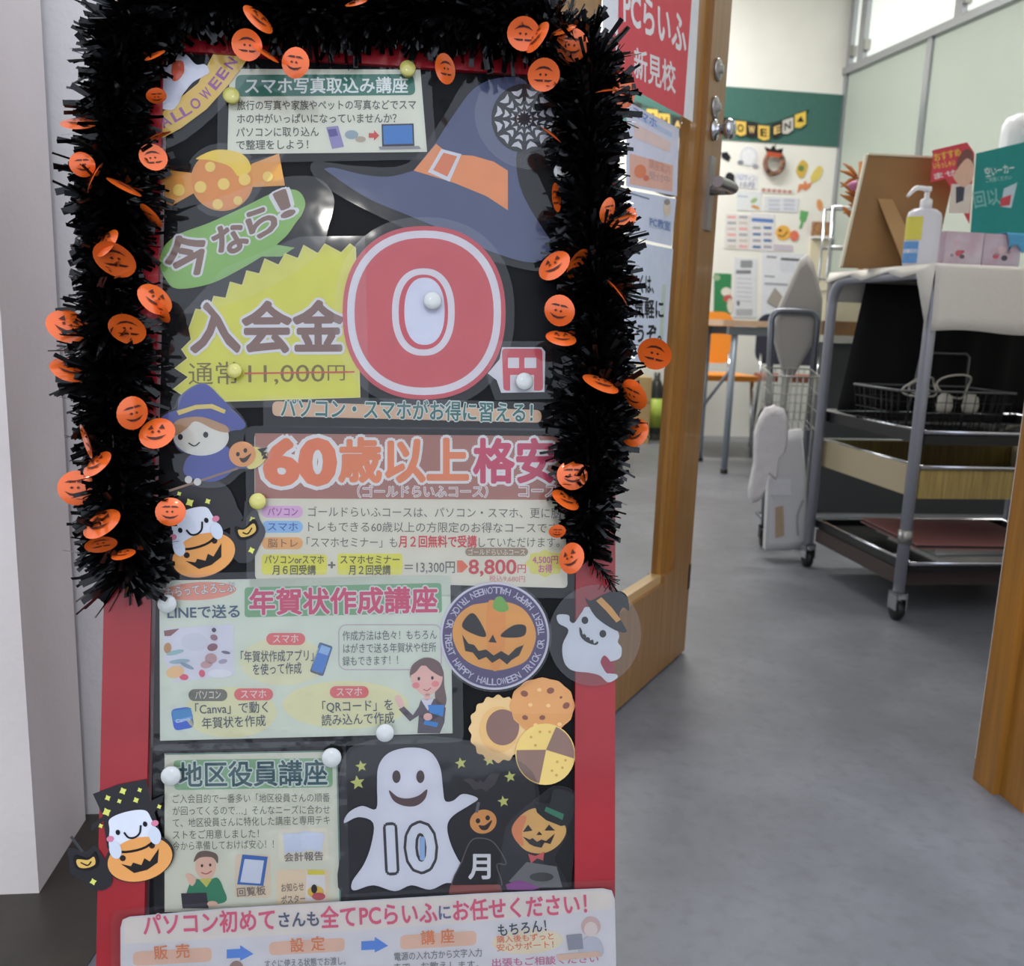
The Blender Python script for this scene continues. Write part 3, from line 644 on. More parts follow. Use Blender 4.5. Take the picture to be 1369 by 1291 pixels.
A.t('+', (439, 755), (448, 755), 17, DK, 1, off=0.03).t('＝13,300円', (541, 758), (608, 758), 18, DK, 1, off=0.01)
A.p([(611, 749), (618, 749), (626, 757), (618, 765), (611, 765)], (228, 110, 76), 1)
A.r(622, 732, 706, 743, (158, 134, 104), 1, 6).t('ゴールドらいふコース', (626, 738), (702, 738), 9, (230, 226, 210), 2, off=0.01)
A.t('8,800', (627, 757), (690, 757), 27, (204, 66, 72), 1, off=0.02).t('円', (692, 760), (703, 760), 13, (204, 90, 90), 1, off=0.01).t('税込9,680円', (654, 773), (702, 774), 9, (216, 140, 132), 1)
fl_ = []
for k in range(32):
    a = 2 * pi * k / 32; r = 1 + 0.1 * cos(8 * a); fl_.append((729 + 25 * r * cos(a), 753 - 17 * r * sin(a)))
A.p(fl_, (222, 216, 110), 1).t('4,500円', (712, 748), (746, 748), 12, (200, 90, 150), 2, off=0.02).t('お得', (720, 760), (738, 760), 12, (200, 90, 150), 2, off=0.02)
A.build('price_print', S, 'yellow boxes and red price')
film(B, quad_round([(328, 569), (765, 573), (776, 800), (330, 792)], 12), H1 + 0.0016, S, mt=FILM2)

# --- new year card course poster
MI = (218, 226, 208)
S = sheet('card_course_poster', B, [(213, 776), (602, 769), (605, 980), (214, 990)], MI, H1 + 0.0016, 'pale green landscape poster about making new year cards', 'poster', 'posters on the A-board')
hh = H1 + 0.0016
A = Art(B, hh); A.p(quad_round([(327, 785), (590, 779), (591, 819), (327, 825)], 5), (120, 172, 124), 1); A.t('年賀状作成講座', (334, 805), (584, 802), 37, (210, 72, 110), 2, off=0.03, out=(222, 228, 222), ooff=0.05)
A.build('heading', S, 'green heading band with pink lettering')
A = Art(B, hh)
A.p(ell(266, 790, 50, 12, 3), (234, 150, 128), 1).t('もらってよろこぶ', (222, 792), (314, 784), 15, (226, 226, 224), 2, off=0.02, out=(110, 106, 110), ooff=0.03).t('LINEで送る', (224, 819), (320, 817), 19, (58, 84, 112), 2, off=0.02)
A.p(ell(378, 884, 58, 32), (228, 226, 186), 1).p(ell(308, 952, 62, 34), (230, 228, 182), 1).p(ell(462, 942, 84, 32), (232, 228, 178), 1)
for (x, y, s_, c) in ((382, 854, 'スマホ', (228, 108, 108)), (278, 929, 'パソコン', (112, 112, 96)), (339, 928, 'スマホ', (228, 108, 108)), (467, 925, 'スマホ', (228, 108, 108))):
    A.r(x - 26, y - 8, x + 26, y + 8, c, 2, 8); A.t(s_, (x - 17, y), (x + 17, y - 0.5), 13, (240, 226, 220), 3, off=0.01)
K = (72, 78, 92)
for s_, a, b in (('「年賀状作成アプリ」', (322, 878), (419, 876)), ('を使って作成', (338, 895), (403, 893)), ('「Canva」で動く', (261, 948), (358, 945)), ('年賀状を作成', (270, 967), (355, 963)), ('「QRコード」を', (431, 945), (525, 942)), ('読み込んで作成', (430, 963), (527, 959))):
    A.t(s_, a, b, 16.5, K, 3, off=0.008)
A.line(rrect(453, 835, 590, 895, 10), 1.5, (200, 180, 190), 2, closed=True)
for s_, a, b in (('作成方法は色々！もちろん', (458, 850), (584, 848)), ('はがきで送る年賀状や住所', (459, 867), (583, 865)), ('録もできます！！', (458, 884), (532, 882))): A.t(s_, a, b, 14, (96, 100, 104), 3, off=0.004)
A.build('lettering', S)
A = Art(B, hh)
A.p([(218, 840), (312, 834), (314, 902), (232, 912), (219, 880)], (222, 220, 230), 1).p([(219, 843), (240, 840), (228, 850), (220, 850)], (140, 90, 90), 2)
for (x, y, rx, ry, c) in ((224, 866, 5, 7, (190, 140, 90)), (234, 872, 12, 3, (150, 190, 190)), (240, 884, 14, 3, (150, 180, 190)), (250, 890, 10, 2.5, (140, 160, 180)), (234, 898, 12, 8, (238, 196, 140)), (246, 905, 6, 4, (224, 84, 110)), (270, 900, 4, 5, (220, 90, 110)), (286, 842, 3, 3, (60, 60, 80)), (286, 852, 5, 4, (150, 110, 120)), (284, 865, 7, 5, (140, 90, 100)), (282, 880, 8, 7, (190, 150, 150)), (276, 888, 8, 5, (200, 160, 160)), (302, 872, 6, 2, (110, 100, 130)), (298, 884, 6, 3, (170, 160, 180)), (260, 858, 18, 12, (214, 214, 224))): A.e(x, y, rx, ry, c, 3 if c != (214, 214, 224) else 2, rot=(x * 7) % 50 - 25)
A.e(294, 900, 16, 6, (230, 230, 236), 3).build('card_picture', S, 'lilac new year card')
A = Art(B, hh)
A.p(quad_round([(427, 858), (445, 864), (432, 904), (414, 898)], 3), (90, 100, 130), 1).p([(428, 861), (443, 866), (431, 900), (416, 895)], (76, 130, 206), 2).p([(430, 862), (442, 866), (438, 876), (426, 872)], (150, 190, 230), 3).build('phone_picture', S, 'blue smartphone')
A = Art(B, hh)
A.p(quad_round([(228, 948), (255, 944), (260, 972), (233, 977)], 7), (46, 92, 206), 1).p([(230, 950), (255, 946), (258, 958), (232, 964)], (60, 140, 200), 2).p([(233, 963), (256, 957), (257, 961), (236, 966)], (120, 170, 230), 3).t('Canva', (235, 964), (254, 960), 7, (226, 236, 246), 4)
A.build('app_icon', S, 'blue rounded app icon')
A = Art(B, hh)
SK = (240, 190, 178); HR = (112, 84, 80)
A.p(sm([(549, 906), (551, 890), (566, 880), (586, 884), (593, 900), (594, 916), (597, 936), (592, 946), (582, 936), (580, 900), (560, 896)]), HR, 2)
A.p(sm([(549, 905), (556, 892), (572, 890), (590, 898), (590, 914), (580, 926), (568, 930), (556, 920)]), SK, 3)
A.p(sm([(548, 902), (552, 888), (568, 879), (584, 883), (593, 898), (590, 904), (576, 896), (566, 888), (556, 898)]), HR, 4)
A.e(556, 916, 5, 4, (238, 140, 140), 4).e(582, 914, 5, 4, (238, 140, 140), 4).e(560, 907, 1.8, 2.4, (60, 40, 40), 4).e(578, 906, 1.8, 2.4, (60, 40, 40), 4).line(sm([(566, 921), (571, 923), (576, 919)], 3, False), 1.2, (190, 90, 90), 4)
A.p([(563, 934), (560, 944), (552, 956), (540, 944), (533, 948), (548, 964), (560, 956), (558, 980), (588, 980), (594, 966), (596, 946), (584, 934)], (84, 72, 84), 2)
A.p([(562, 934), (572, 950), (580, 934)], (226, 220, 230), 3).e(571, 931, 4, 5, SK, 3)
A.p([(572, 942), (594, 942), (592, 958), (574, 952)], (44, 134, 214), 4).p([(568, 962), (586, 966), (584, 972), (566, 968)], (44, 134, 214), 4).e(572, 958, 6, 5, SK, 5).p(sm([(528, 932), (534, 930), (540, 942), (534, 946)]), (240, 196, 186), 4)
A.build('woman_picture', S, 'woman in dark jacket holding a blue folder')
film(B, quad_round([(199, 768), (616, 757), (620, 992), (202, 1004)], 10), hh + 0.0016, S, mt=FILM2)

# --- district officer course poster
S = sheet('officer_course_poster', B, [(220, 1007), (451, 1003), (456, 1217), (220, 1219)], (222, 222, 200), H1 + 0.0004, 'cream portrait poster with green heading and man in green sweater', 'poster', 'posters on the A-board')
hh = H1 + 0.0004
A = Art(B, hh); A.p(quad_round([(232, 1016), (444, 1013), (445, 1052), (233, 1056)], 6), (132, 178, 132), 1); A.t('地区役員講座', (239, 1036), (437, 1033), 36, (44, 82, 88), 2, off=0.02, out=(214, 224, 214), ooff=0.055)
A.line([(221, 1008), (450, 1004), (455, 1216)], 1.6, (70, 130, 116), 1); A.build('heading', S, 'green heading band with dark lettering')
A = Art(B, hh)
for s_, a, b in (('ご入会目的で一番多い「地区役員さんの順番', (231, 1068), (441, 1066)), ('が回ってくるので…」そんなニーズに合わせ', (231, 1084), (441, 1082)), ('て、地区役員さんに特化した講座と専用テキ', (231, 1100), (441, 1096)), ('ストをご用意しました！', (231, 1116), (346, 1114)), ('今から準備しておけば安心！！', (231, 1131), (366, 1128))): A.t(s_, a, b, 13, (96, 94, 84), 1, off=0.004)
A.p(quad_round([(372, 1108), (438, 1106), (440, 1150), (373, 1152)], 5), (234, 226, 204), 1).p([(378, 1114), (408, 1112), (410, 1138), (380, 1140)], (208, 216, 232), 2).p([(404, 1110), (434, 1114), (430, 1138), (402, 1134)], (214, 220, 236), 3).t('会計報告', (380, 1146), (432, 1144), 13, (120, 110, 110), 4)
A.r(314, 1142, 362, 1200, (232, 210, 182), 1, 6).p([(324, 1142), (358, 1145), (352, 1184), (317, 1182)], (48, 100, 180), 2).p([(327, 1148), (353, 1150), (348, 1181), (321, 1179)], (216, 222, 234), 3).t('回覧板', (317, 1193), (355, 1190), 13, (130, 110, 100), 4, off=0.01)
A.r(370, 1162, 440, 1210, (236, 214, 180), 1, 4).t('お知らせ', (376, 1187), (406, 1185), 12, (120, 100, 90), 2).t('ポスター', (376, 1203), (408, 1201), 12, (120, 100, 90), 2)
A.p([(410, 1164), (434, 1162), (436, 1204), (408, 1204)], (230, 226, 226), 2).e(422, 1192, 11, 8, (232, 190, 70), 3).e(420, 1188, 4, 6, (40, 30, 40), 4).e(426, 1198, 9, 5, (196, 70, 80), 4).r(411, 1163, 434, 1169, (226, 210, 60), 3, 1)
A.build('lettering', S)
A = Art(B, hh); SK = (236, 190, 166)
A.p(ell(275, 1158, 14, 17), SK, 1).p(sm([(259, 1152), (264, 1140), (276, 1137), (290, 1142), (291, 1154), (284, 1146), (268, 1146)]), (104, 84, 70), 2).e(270, 1157, 1.6, 2, (60, 40, 40), 3).e(281, 1156, 1.6, 2, (60, 40, 40), 3).line(sm([(269, 1166), (276, 1168), (283, 1164)], 3, False), 1.4, (170, 80, 80), 3)
A.p(sm([(252, 1185), (262, 1175), (276, 1178), (290, 1173), (298, 1186), (300, 1206), (252, 1208)]), (40, 132, 92), 2).p([(266, 1175), (276, 1186), (284, 1174)], (206, 200, 90), 3).p([(242, 1194), (276, 1193), (279, 1214), (244, 1214)], (52, 44, 56), 3).e(284, 1208, 7, 4, SK, 4).p(sm([(248, 1170), (254, 1168), (262, 1176), (256, 1184)]), SK, 3)
A.build('man_picture', S, 'man in green sweater at a laptop')
film(B, quad_round([(204, 995), (462, 990), (468, 1222), (206, 1224)], 10), hh + 0.0014, S, mt=FILM2)

# --- October ghost panel
hh = H1 + 0.0008
def octo():
    base = sm([(455, 1060), (466, 1010), (490, 996), (548, 988), (610, 992), (660, 1004), (704, 1030), (716, 1060), (712, 1100), (716, 1190), (590, 1196), (462, 1198), (456, 1130)], 4)
    S = sheet('october_panel', B, base, (28, 27, 32), hh, 'black rounded panel with big white ghost numbered 10 for October', 'decoration', 'paper cutouts on the A-board')
    A = Art(B, hh)
    g = sm([(506, 1024), (520, 1006), (548, 999), (574, 1004), (588, 1024), (592, 1052), (595, 1070), (606, 1070), (619, 1061), (639, 1067), (628, 1076), (606, 1090), (598, 1104), (602, 1126), (612, 1148), (624, 1166), (618, 1182), (597, 1180), (575, 1189), (550, 1183), (528, 1191), (499, 1183), (473, 1190), (471, 1178), (486, 1156), (496, 1130), (499, 1100), (479, 1092), (460, 1100), (466, 1086), (484, 1077), (503, 1081), (504, 1050)], 4)
    A.p(grow(g, 3), (14, 14, 18), 1).p(g, (228, 228, 238), 2)
    A.e(530, 1038, 5.5, 8.5, (64, 46, 46), 3).e(562, 1038, 5.5, 8.5, (64, 46, 46), 3).p(sm([(520, 1056), (532, 1065), (546, 1067), (560, 1063), (571, 1055), (568, 1068), (556, 1077), (540, 1077), (526, 1070)]), (84, 58, 58), 3)
    A.t('10', (519, 1133), (580, 1130), 86, (226, 228, 238), 3, off=0.028, out=(60, 58, 60), ooff=0.045)
    A.r(561, 1118, 568, 1150, (150, 186, 226), 6, 3)
    A.build('ghost_print', S, 'white smiling ghost with the number 10')
    A = Art(B, hh)
    for (x, y, r) in ((483, 1024, 8), (478, 1046, 10), (616, 1020, 8), (654, 1016, 8), (682, 1038, 8), (673, 1071, 8)): A.p(star(x, y, r, 10), (214, 214, 110), 1)
    A.p([(618, 1042), (630, 1040), (638, 1046), (642, 1042), (646, 1046), (656, 1034), (668, 1034), (662, 1048), (650, 1058), (644, 1054), (634, 1056), (628, 1048)], (70, 60, 64), 1)
    A.e(646, 1098, 18, 16, (232, 154, 76), 3, rot=15).e(639, 1097, 3, 3.4, (40, 24, 20), 4).e(652, 1093, 3, 3.4, (40, 24, 20), 4).p(sm([(640, 1103), (648, 1103), (658, 1096), (652, 1108), (644, 1109)]), (40, 24, 20), 4).line([(637, 1086), (640, 1072)], 4, (90, 90, 96), 3)
    A.build('night_print', S, 'stars, bat and small pumpkin')
    A = Art(B, hh)
    A.p(sm([(606, 1188), (618, 1150), (628, 1126), (640, 1120), (660, 1126), (677, 1154), (664, 1156), (668, 1188)], 4), (26, 24, 26), 5).line(sm([(606, 1188), (618, 1150), (628, 1126), (640, 1120), (660, 1126), (677, 1154), (664, 1156), (668, 1188)], 4), 1.6, (90, 84, 84), 6, closed=True)
    A.p([(602, 1183), (668, 1182), (672, 1193), (600, 1195)], (150, 70, 62), 7).t('月', (627, 1158), (655, 1158), 37, (226, 226, 228), 7, off=0.03); A.build('hat_print', S, 'black hat with white month character')
    film(B, grow(base, 5), hh + 0.0022, S)
octo()
def tophat():
    pts = sm([(680, 1106), (698, 1088), (714, 1080), (716, 1072), (735, 1073), (740, 1054), (768, 1062), (766, 1090), (758, 1108), (757, 1120), (742, 1146), (748, 1160), (756, 1190), (676, 1190), (672, 1182), (694, 1160), (698, 1142), (682, 1120)], 3)
    S = sheet('pumpkin_man_cutout', B, pts, (30, 29, 32), hh + 0.0014, 'pumpkin head cutout with black top hat and red bow tie', 'decoration', 'paper cutouts on the A-board')
    A = Art(B, hh + 0.0014)
    A.p(sm([(684, 1108), (696, 1090), (716, 1080), (742, 1088), (757, 1108), (748, 1128), (728, 1140), (706, 1138), (692, 1126)]), (236, 184, 100), 1).p(sm([(684, 1108), (694, 1092), (704, 1092), (698, 1112), (700, 1130), (690, 1124)]), (234, 142, 84), 2)
    A.p([(699, 1112), (706, 1102), (712, 1110)], (40, 28, 28), 3).p([(728, 1110), (734, 1102), (742, 1110)], (40, 28, 28), 3).p([(717, 1116), (721, 1111), (725, 1116)], (40, 28, 28), 3)
    A.p([(699, 1118), (708, 1122), (712, 1120), (718, 1125), (724, 1122), (730, 1124), (742, 1114), (736, 1128), (728, 1126), (724, 1133), (714, 1131), (708, 1128)], (44, 30, 30), 3)
    A.p([(714, 1073), (738, 1084), (760, 1102), (750, 1104), (730, 1096), (718, 1086)], (30, 34, 34), 4).p([(732, 1084), (741, 1055), (768, 1064), (756, 1094)], (36, 40, 40), 4).p([(730, 1078), (754, 1088), (752, 1096), (728, 1084)], (48, 128, 92), 5)
    A.p([(706, 1141), (716, 1144), (728, 1138), (726, 1150), (718, 1147), (710, 1154)], (214, 90, 90), 5).p([(680, 1178), (704, 1152), (744, 1158), (752, 1186), (700, 1186)], (112, 110, 112), 2).e(724, 1172, 16, 6, (70, 66, 64), 3).p([(676, 1182), (694, 1176), (722, 1186), (712, 1190), (678, 1189)], (150, 70, 150), 4)
    A.build('character_print', S); film(B, grow(hull(pts), 4), hh + 0.0034, S)
tophat()
# --- cookies
def cookie(name, pts, col, lab, h, draw):
    S = sheet(name, B, pts, col, h, lab, 'decoration', 'paper cutouts on the A-board'); A = Art(B, h); draw(A); A.build('print_pattern', S); return S
sc_ = []
for k in range(96):
    a = 2 * pi * k / 96; r = 1 + 0.045 * cos(16 * a); sc_.append((666 + 38 * r * cos(a), 974 - 44 * r * sin(a)))
def d1(A):
    A.p(ell(667, 975, 26, 31), (228, 178, 108), 1).p(ell(672, 972, 22, 24), (128, 94, 84), 2)
cookie('jam_cookie_cutout', sc_, (232, 192, 128), 'scalloped cookie cutout with brown centre', H1 + 0.0012, d1)
def d2(A):
    for (x, y, r) in ((701, 927, 5), (736, 923, 5), (757, 943, 5), (702, 959, 4), (725, 959, 4), (750, 932, 2)): A.e(x, y, r, r * .8, (130, 76, 62), 1, rot=x)
    for (x, y) in ((721, 922), (733, 943), (709, 942), (716, 969), (748, 968)): A.e(x, y, 3, 2.5, (240, 190, 120), 1)
    A.p(ell(725, 942, 42, 34, 0, 40, a0=200, a1=340), (214, 146, 82), 0.5)
cc = []
for k in range(48):
    a = 2 * pi * k / 48; r = 1 + 0.02 * cos(12 * a); cc.append((725 + 43 * r * cos(a), 943 - 37 * r * sin(a)))
cookie('chip_cookie_cutout', cc, (220, 152, 88), 'orange brown cookie cutout with chocolate chips', H1 + 0.0018, d2)
def d3(A):
    def sec(a0, a1, c): A.p([(730, 1002)] + ell(729, 1008, 38.5, 39.5, 0, 14, a0=a0, a1=a1), c, 1)
    sec(-8, 68, (134, 102, 88)); sec(172, 258, (134, 102, 88))
    for (x, y) in ((710, 985), (722, 978), (735, 978), (716, 996), (745, 1018), (738, 1030), (752, 1026), (744, 1036), (756, 1016)): A.e(x, y, 1.6, 1.6, (196, 150, 70), 2)
cookie('checkered_cookie_cutout', ell(729, 1008, 40, 41), (234, 198, 108), 'round cookie cutout checkered in brown and yellow', H1 + 0.0026, d3)
# --- round badge
def badge():
    h = H1 + 0.0034
    S = sheet('pumpkin_badge', B, ell(661.5, 850, 73, 72, 0, 60), (214, 212, 224), h, 'round purple badge with grinning orange pumpkin', 'sticker', 'paper cutouts on the A-board')
    A = Art(B, h); A.p(ell(661.5, 850, 70, 69, 0, 60), (78, 66, 112), 1)
    A.p(sm([(605, 850), (610, 826), (628, 810), (646, 806), (664, 804), (684, 806), (702, 816), (714, 836), (716, 856), (706, 880), (690, 890), (664, 896), (636, 890), (616, 876)], 4), (238, 166, 70), 2)
    A.p(sm([(652, 806), (664, 803), (674, 806), (676, 850), (668, 892), (656, 892), (650, 850)], 4), (236, 152, 62), 3).p(sm([(659, 812), (662, 800), (669, 797), (675, 802), (680, 814), (670, 818)]), (116, 178, 70), 4)
    A.p(sm([(618, 838), (626, 822), (636, 822), (650, 848), (640, 850)]), (24, 20, 22), 4).p(sm([(669, 850), (686, 836), (702, 836), (702, 848), (690, 852)]), (24, 20, 22), 4).p([(653, 858), (659, 848), (664, 859)], (24, 20, 22), 4)
    A.p([(618, 848), (626, 860), (634, 862), (640, 870), (650, 868), (660, 876), (670, 870), (680, 876), (690, 866), (700, 862), (702, 858), (694, 876), (684, 882), (678, 888), (668, 880), (658, 886), (650, 878), (640, 882), (632, 872), (622, 870)], (24, 20, 22), 4)
    A.build('pumpkin_print', S, 'orange pumpkin face')
    A = Art(B, h)
    def arc(txt, a0, a1):
        n = len(txt)
        for i, ch in enumerate(txt):
            if ch == ' ': continue
            a = radians(a0 + (a1 - a0) * i / (n - 1)); x = 661.5 + 62 * cos(a); y = 850 - 61 * sin(a); tx, ty = -sin(a), -cos(a)
            w_ = 0.7 if ch == 'I' else 3.2; A.t(ch, (x - tx * w_, y - ty * w_), (x + tx * w_, y + ty * w_), 13, (206, 202, 220), 2, off=0.01)
    arc('HAPPY HALLOWEEN', 214, 300); arc('TRICK OR TREAT', 312, 388); arc('HAPPY HALLOWEEN', 40, 118); arc('TRICK OR TREAT', 128, 202)
    A.build('lettering', S); film(B, ell(661.5, 850, 76, 75, 0, 50), h + 0.0018, S)
badge()
# --- ghost sticker at the right edge
def rghost():
    h = FT + 0.001
    base = ell(795, 849, 62, 68, -12, 44)
    S = empty('hat_ghost_sticker', tuple(B.at(795, 849, h)), 'white ghost in black witch hat on clear round film at right red frame', 'sticker')
    sheet('ghost_print', B, sm([(785, 811), (778, 818), (768, 832), (762, 830), (760, 822), (745, 822), (747, 833), (760, 842), (752, 862), (754, 884), (765, 896), (787, 899), (802, 903), (813, 912), (825, 906), (824, 901), (813, 899), (805, 888), (807, 880), (816, 884), (829, 879), (831, 866), (826, 858), (827, 846), (810, 820)], 4), (224, 228, 236), h, parent=S)
    A = Art(B, h); A.p(sm([(783, 800), (790, 803), (806, 795), (824, 789), (838, 796), (841, 816), (833, 812), (828, 824), (838, 844), (822, 842), (796, 824)], 4), (40, 40, 42), 1).p([(797, 803), (804, 798), (818, 812), (830, 828), (824, 832), (810, 816)], (232, 170, 84), 2)
    A.e(782, 829, 4.5, 5, (30, 28, 30), 1).e(806, 847, 4.5, 5, (30, 28, 30), 1).p(sm([(775, 838), (782, 848), (794, 856), (800, 858), (796, 862), (784, 858), (776, 850)]), (30, 28, 30), 1)
    for k in range(4): A.p([(778 + k * 5, 842 + k * 4), (783 + k * 5, 846 + k * 4), (779 + k * 5, 848 + k * 4)], (224, 228, 236), 2)
    A.p(sm([(803, 884), (808, 876), (816, 884), (820, 896), (812, 900), (806, 892)]), (170, 40, 66), 1)
    A.build('hat_print', S, 'black witch hat and ghost face'); film(B, base, h + 0.0014, S, mt=film_mat('clear_film', 0.02, 0.03, 30.0, (0.92, 0.92, 0.92)))
rghost()
# --- bottom banner
h = FT + 0.0026
bp = [(173, 1225), (300, 1214), (470, 1204), (640, 1194), (806, 1187), (818, 1190), (822, 1202), (824, 1300), (824, 1340), (170, 1352), (161, 1345), (161, 1240), (164, 1229)]
S = sheet('service_poster', B, bp, (222, 218, 220), h, 'wide white poster with pink lettering across bottom of board', 'poster', 'posters on the A-board')
A = Art(B, h)
A.p([(166, 1228), (300, 1216), (470, 1206), (640, 1196), (806, 1190), (818, 1194), (819, 1214), (640, 1232), (470, 1244), (300, 1254), (165, 1262)], (230, 222, 212), 0.4)
PK = (222, 92, 118); O2 = (230, 214, 220)
for s_, a, b, c, hp_ in (('パソコン初めて', (192, 1237), (367, 1229), PK, 31), ('さんも', (373, 1230), (426, 1228), (80, 92, 106), 22), ('全て', (429, 1227), (475, 1225), PK, 31), ('PCらいふ', (481, 1224), (584, 1220), PK, 31), ('に', (587, 1220), (602, 1219), (100, 110, 140), 22), ('お任せください！', (606, 1218), (784, 1208), PK, 30)): A.t(s_, a, b, hp_, c, 1, off=0.025, out=O2, ooff=0.04)
A.build('heading', S, 'pink lettering')
A = Art(B, h)
for (x0, y0, x1, y1, s_, tx0, tx1, ty) in ((178, 1269, 283, 1288, '販売', 206, 253, 1274), (360, 1256, 461, 1274, '設定', 388, 434, 1264), (535, 1247, 637, 1266, '講座', 563, 607, 1254)):
    sl = -0.06
    A.p(quad_round([(x0, y0 + 3), (x1, y0 - 3), (x1, y1 - 3), (x0, y1 + 3)], 7), (232, 190, 166), 1)
    A.t(s_[0], (tx0, ty), (tx0 + 18, ty - 1), 20, (228, 132, 80), 2, off=0.02, out=(232, 210, 196), ooff=0.03).t(s_[1], (tx1 - 18, ty - 2), (tx1, ty - 3), 20, (228, 132, 80), 2, off=0.02, out=(232, 210, 196), ooff=0.03)
for (x, y) in ((303, 1275), (483, 1264)):
    A.p([(x, y - 6), (x + 18, y - 7), (x + 18, y - 12), (x + 36, y), (x + 18, y + 9), (x + 18, y + 5), (x, y + 6)], (92, 142, 220), 1)
A.t('もちろん！', (666, 1244), (730, 1237), 18, (58, 74, 84), 2, off=0.02, out=(230, 226, 228), ooff=0.04)
A.p(ell(705, 1258, 48, 17, 3), (234, 220, 190), 1)
for (y, s_) in ((1254, '購入後もずっと'), (1265, '安心サポート！')): A.t(s_, (664, y + 2), (740, y - 3), 10.5, (228, 122, 84), 2, off=0.01)
G = (130, 130, 134)
A.t('電源の入れ方から文字入力', (527, 1279), (644, 1273), 12, G, 2).t('まで、お教えします。', (527, 1293), (640, 1289), 12, G, 2).t('すぐに使える状態でお渡し。', (354, 1289), (462, 1284), 12, G, 2).t('あなたに合う１台を', (190, 1300), (280, 1296), 12, G, 2)
A.t('出張もご相談ください', (658, 1287), (800, 1281), 12, (206, 110, 150), 2)
A.p(ell(790, 1238, 13, 13), (214, 180, 176), 2).p(ell(790, 1242, 9, 10), (228, 212, 206), 3).p(sm([(776, 1262), (786, 1252), (802, 1256), (806, 1276), (776, 1276)]), (196, 196, 206), 3).p([(757, 1250), (778, 1248), (780, 1268), (760, 1270)], (150, 152, 164), 4).p([(744, 1276), (800, 1271), (806, 1278), (746, 1284)], (224, 190, 168), 4).e(316, 1296, 10, 12, (160, 130, 120), 2)
A.build('lettering', S)
film(B, [(148, 1232), (154, 1216), (300, 1205), (640, 1184), (822, 1176), (830, 1182), (832, 1345), (150, 1358)], h + 0.001, S)

# --- pins
pin(311, 132, H1 + .002, 'yellow push pin at left edge of top paper', PINY); pin(545, 96, H1 + .002, 'yellow push pin at upper right of top paper', PINY)
pin(578, 404, H1 + .004, 'clear push pin inside the big zero', r=.0086); pin(700, 511, H1 + .004, 'clear push pin on the yen character', r=.0086)
pin(315, 497, H1 + .003, 'pale push pin on the struck out price', PINY, .007); pin(750, 233, H1 + .001, 'clear push pin right of the witch hat', r=.0086)
pin(346, 670, H1 + .003, 'yellow push pin at left of the brown heading', PINY); pin(226, 806, H1 + .004, 'clear push pin at top left of the new year card poster', r=.0086)
pin(515, 977, H1 + .004, 'clear push pin at lower edge of the new year card poster', r=.0086)
pin(444, 1010, H1 + .003, 'clear push pin at top right of the officer poster', r=.0092); pin(231, 1034, H1 + .003, 'clear push pin at left of the officer poster heading', r=.009)

# --- tinsel garland with foil pumpkins
TIN = mat('black_tinsel_foil', (8, 8, 9), 0.16, metal=0.0, spec=0.35)
ORF = mat('orange_foil', (240, 104, 34), 0.28, metal=0.15, coat=0.5)
ORD = mat('foil_face_cut', (70, 26, 16), 0.5)
gar = empty('tinsel_garland', tuple(B.loc(0, 0.9, 0.02)), label='black tinsel garland with orange foil pumpkins draped over board frame', cat='garland')
path = [(166, 772), (167, 700), (152, 600), (147, 500), (147, 400), (151, 300), (155, 200), (156, 110), (182, 28), (256, 4), (360, 6), (470, 16), (560, 14), (660, 22), (740, 40), (786, 80), (788, 180), (792, 280), (798, 360), (800, 450), (798, 540), (792, 620), (786, 700), (790, 745)]
P3 = [B.at(x, y, 0.022) for x, y in path]
P3 = [V(p) for p in sm([tuple(p) for p in P3], 12, False)]
mb = MB(); mb.tube(P3[::3], 0.0022, TIN, 6); mb.build('garland_wire', gar)
cum = [0]
for a, b in zip(P3, P3[1:]): cum.append(cum[-1] + (b - a).length)
mb = MB(); L = cum[-1]; NB = 10500; vs = []; fs = []
import bisect
for i in range(NB):
    s_ = random.random() * L; j = max(1, min(len(cum) - 1, bisect.bisect(cum, s_))); f = (s_ - cum[j - 1]) / (cum[j] - cum[j - 1])
    p = P3[j - 1].lerp(P3[j], f); t = (P3[j] - P3[j - 1]).normalized()
    e1 = t.cross(B.n).normalized(); e2 = e1.cross(t)
    an = random.random() * 2 * pi
    rad = e1 * cos(an) + e2 * sin(an) * 0.62
    d = (rad + t * random.uniform(-0.9, 0.45)).normalized()
    ln = random.choice((random.uniform(0.026, 0.046), random.uniform(0.022, 0.042), random.uniform(0.03, 0.054))) * (0.92 + 0.12 * sin(s_ * 40)); wd = random.uniform(0.0012, 0.0031)
    if s_ > L - 0.05: ln *= 0.45 + 0.55 * (L - s_) / 0.05
    side = d.cross(V((random.gauss(0, 1), random.gauss(0, 1), random.gauss(0, 1)))).normalized() * wd
    cv = d.cross(side).normalized() * random.uniform(-0.004, 0.004) - Z * random.uniform(0, 0.003)
    r0 = p + d * 0.001; r1 = p + d * ln * 0.55 + cv * 0.4; r2 = p + d * ln + cv
    for q in (r0, r1, r2):
        if (q - B.P).dot(B.n) < 0.0065 and -0.25 < (q - B.P).dot(B.u) < 0.25: q += B.n * (0.0065 + random.random() * .004 - (q - B.P).dot(B.n))
    side2 = side * 1.0
    b = len(vs); vs += [r0 - side, r0 + side, r1 + side2, r1 - side2, r2 + side2, r2 - side2]; fs += [(b, b + 1, b + 2, b + 3), (b + 3, b + 2, b + 4, b + 5)]
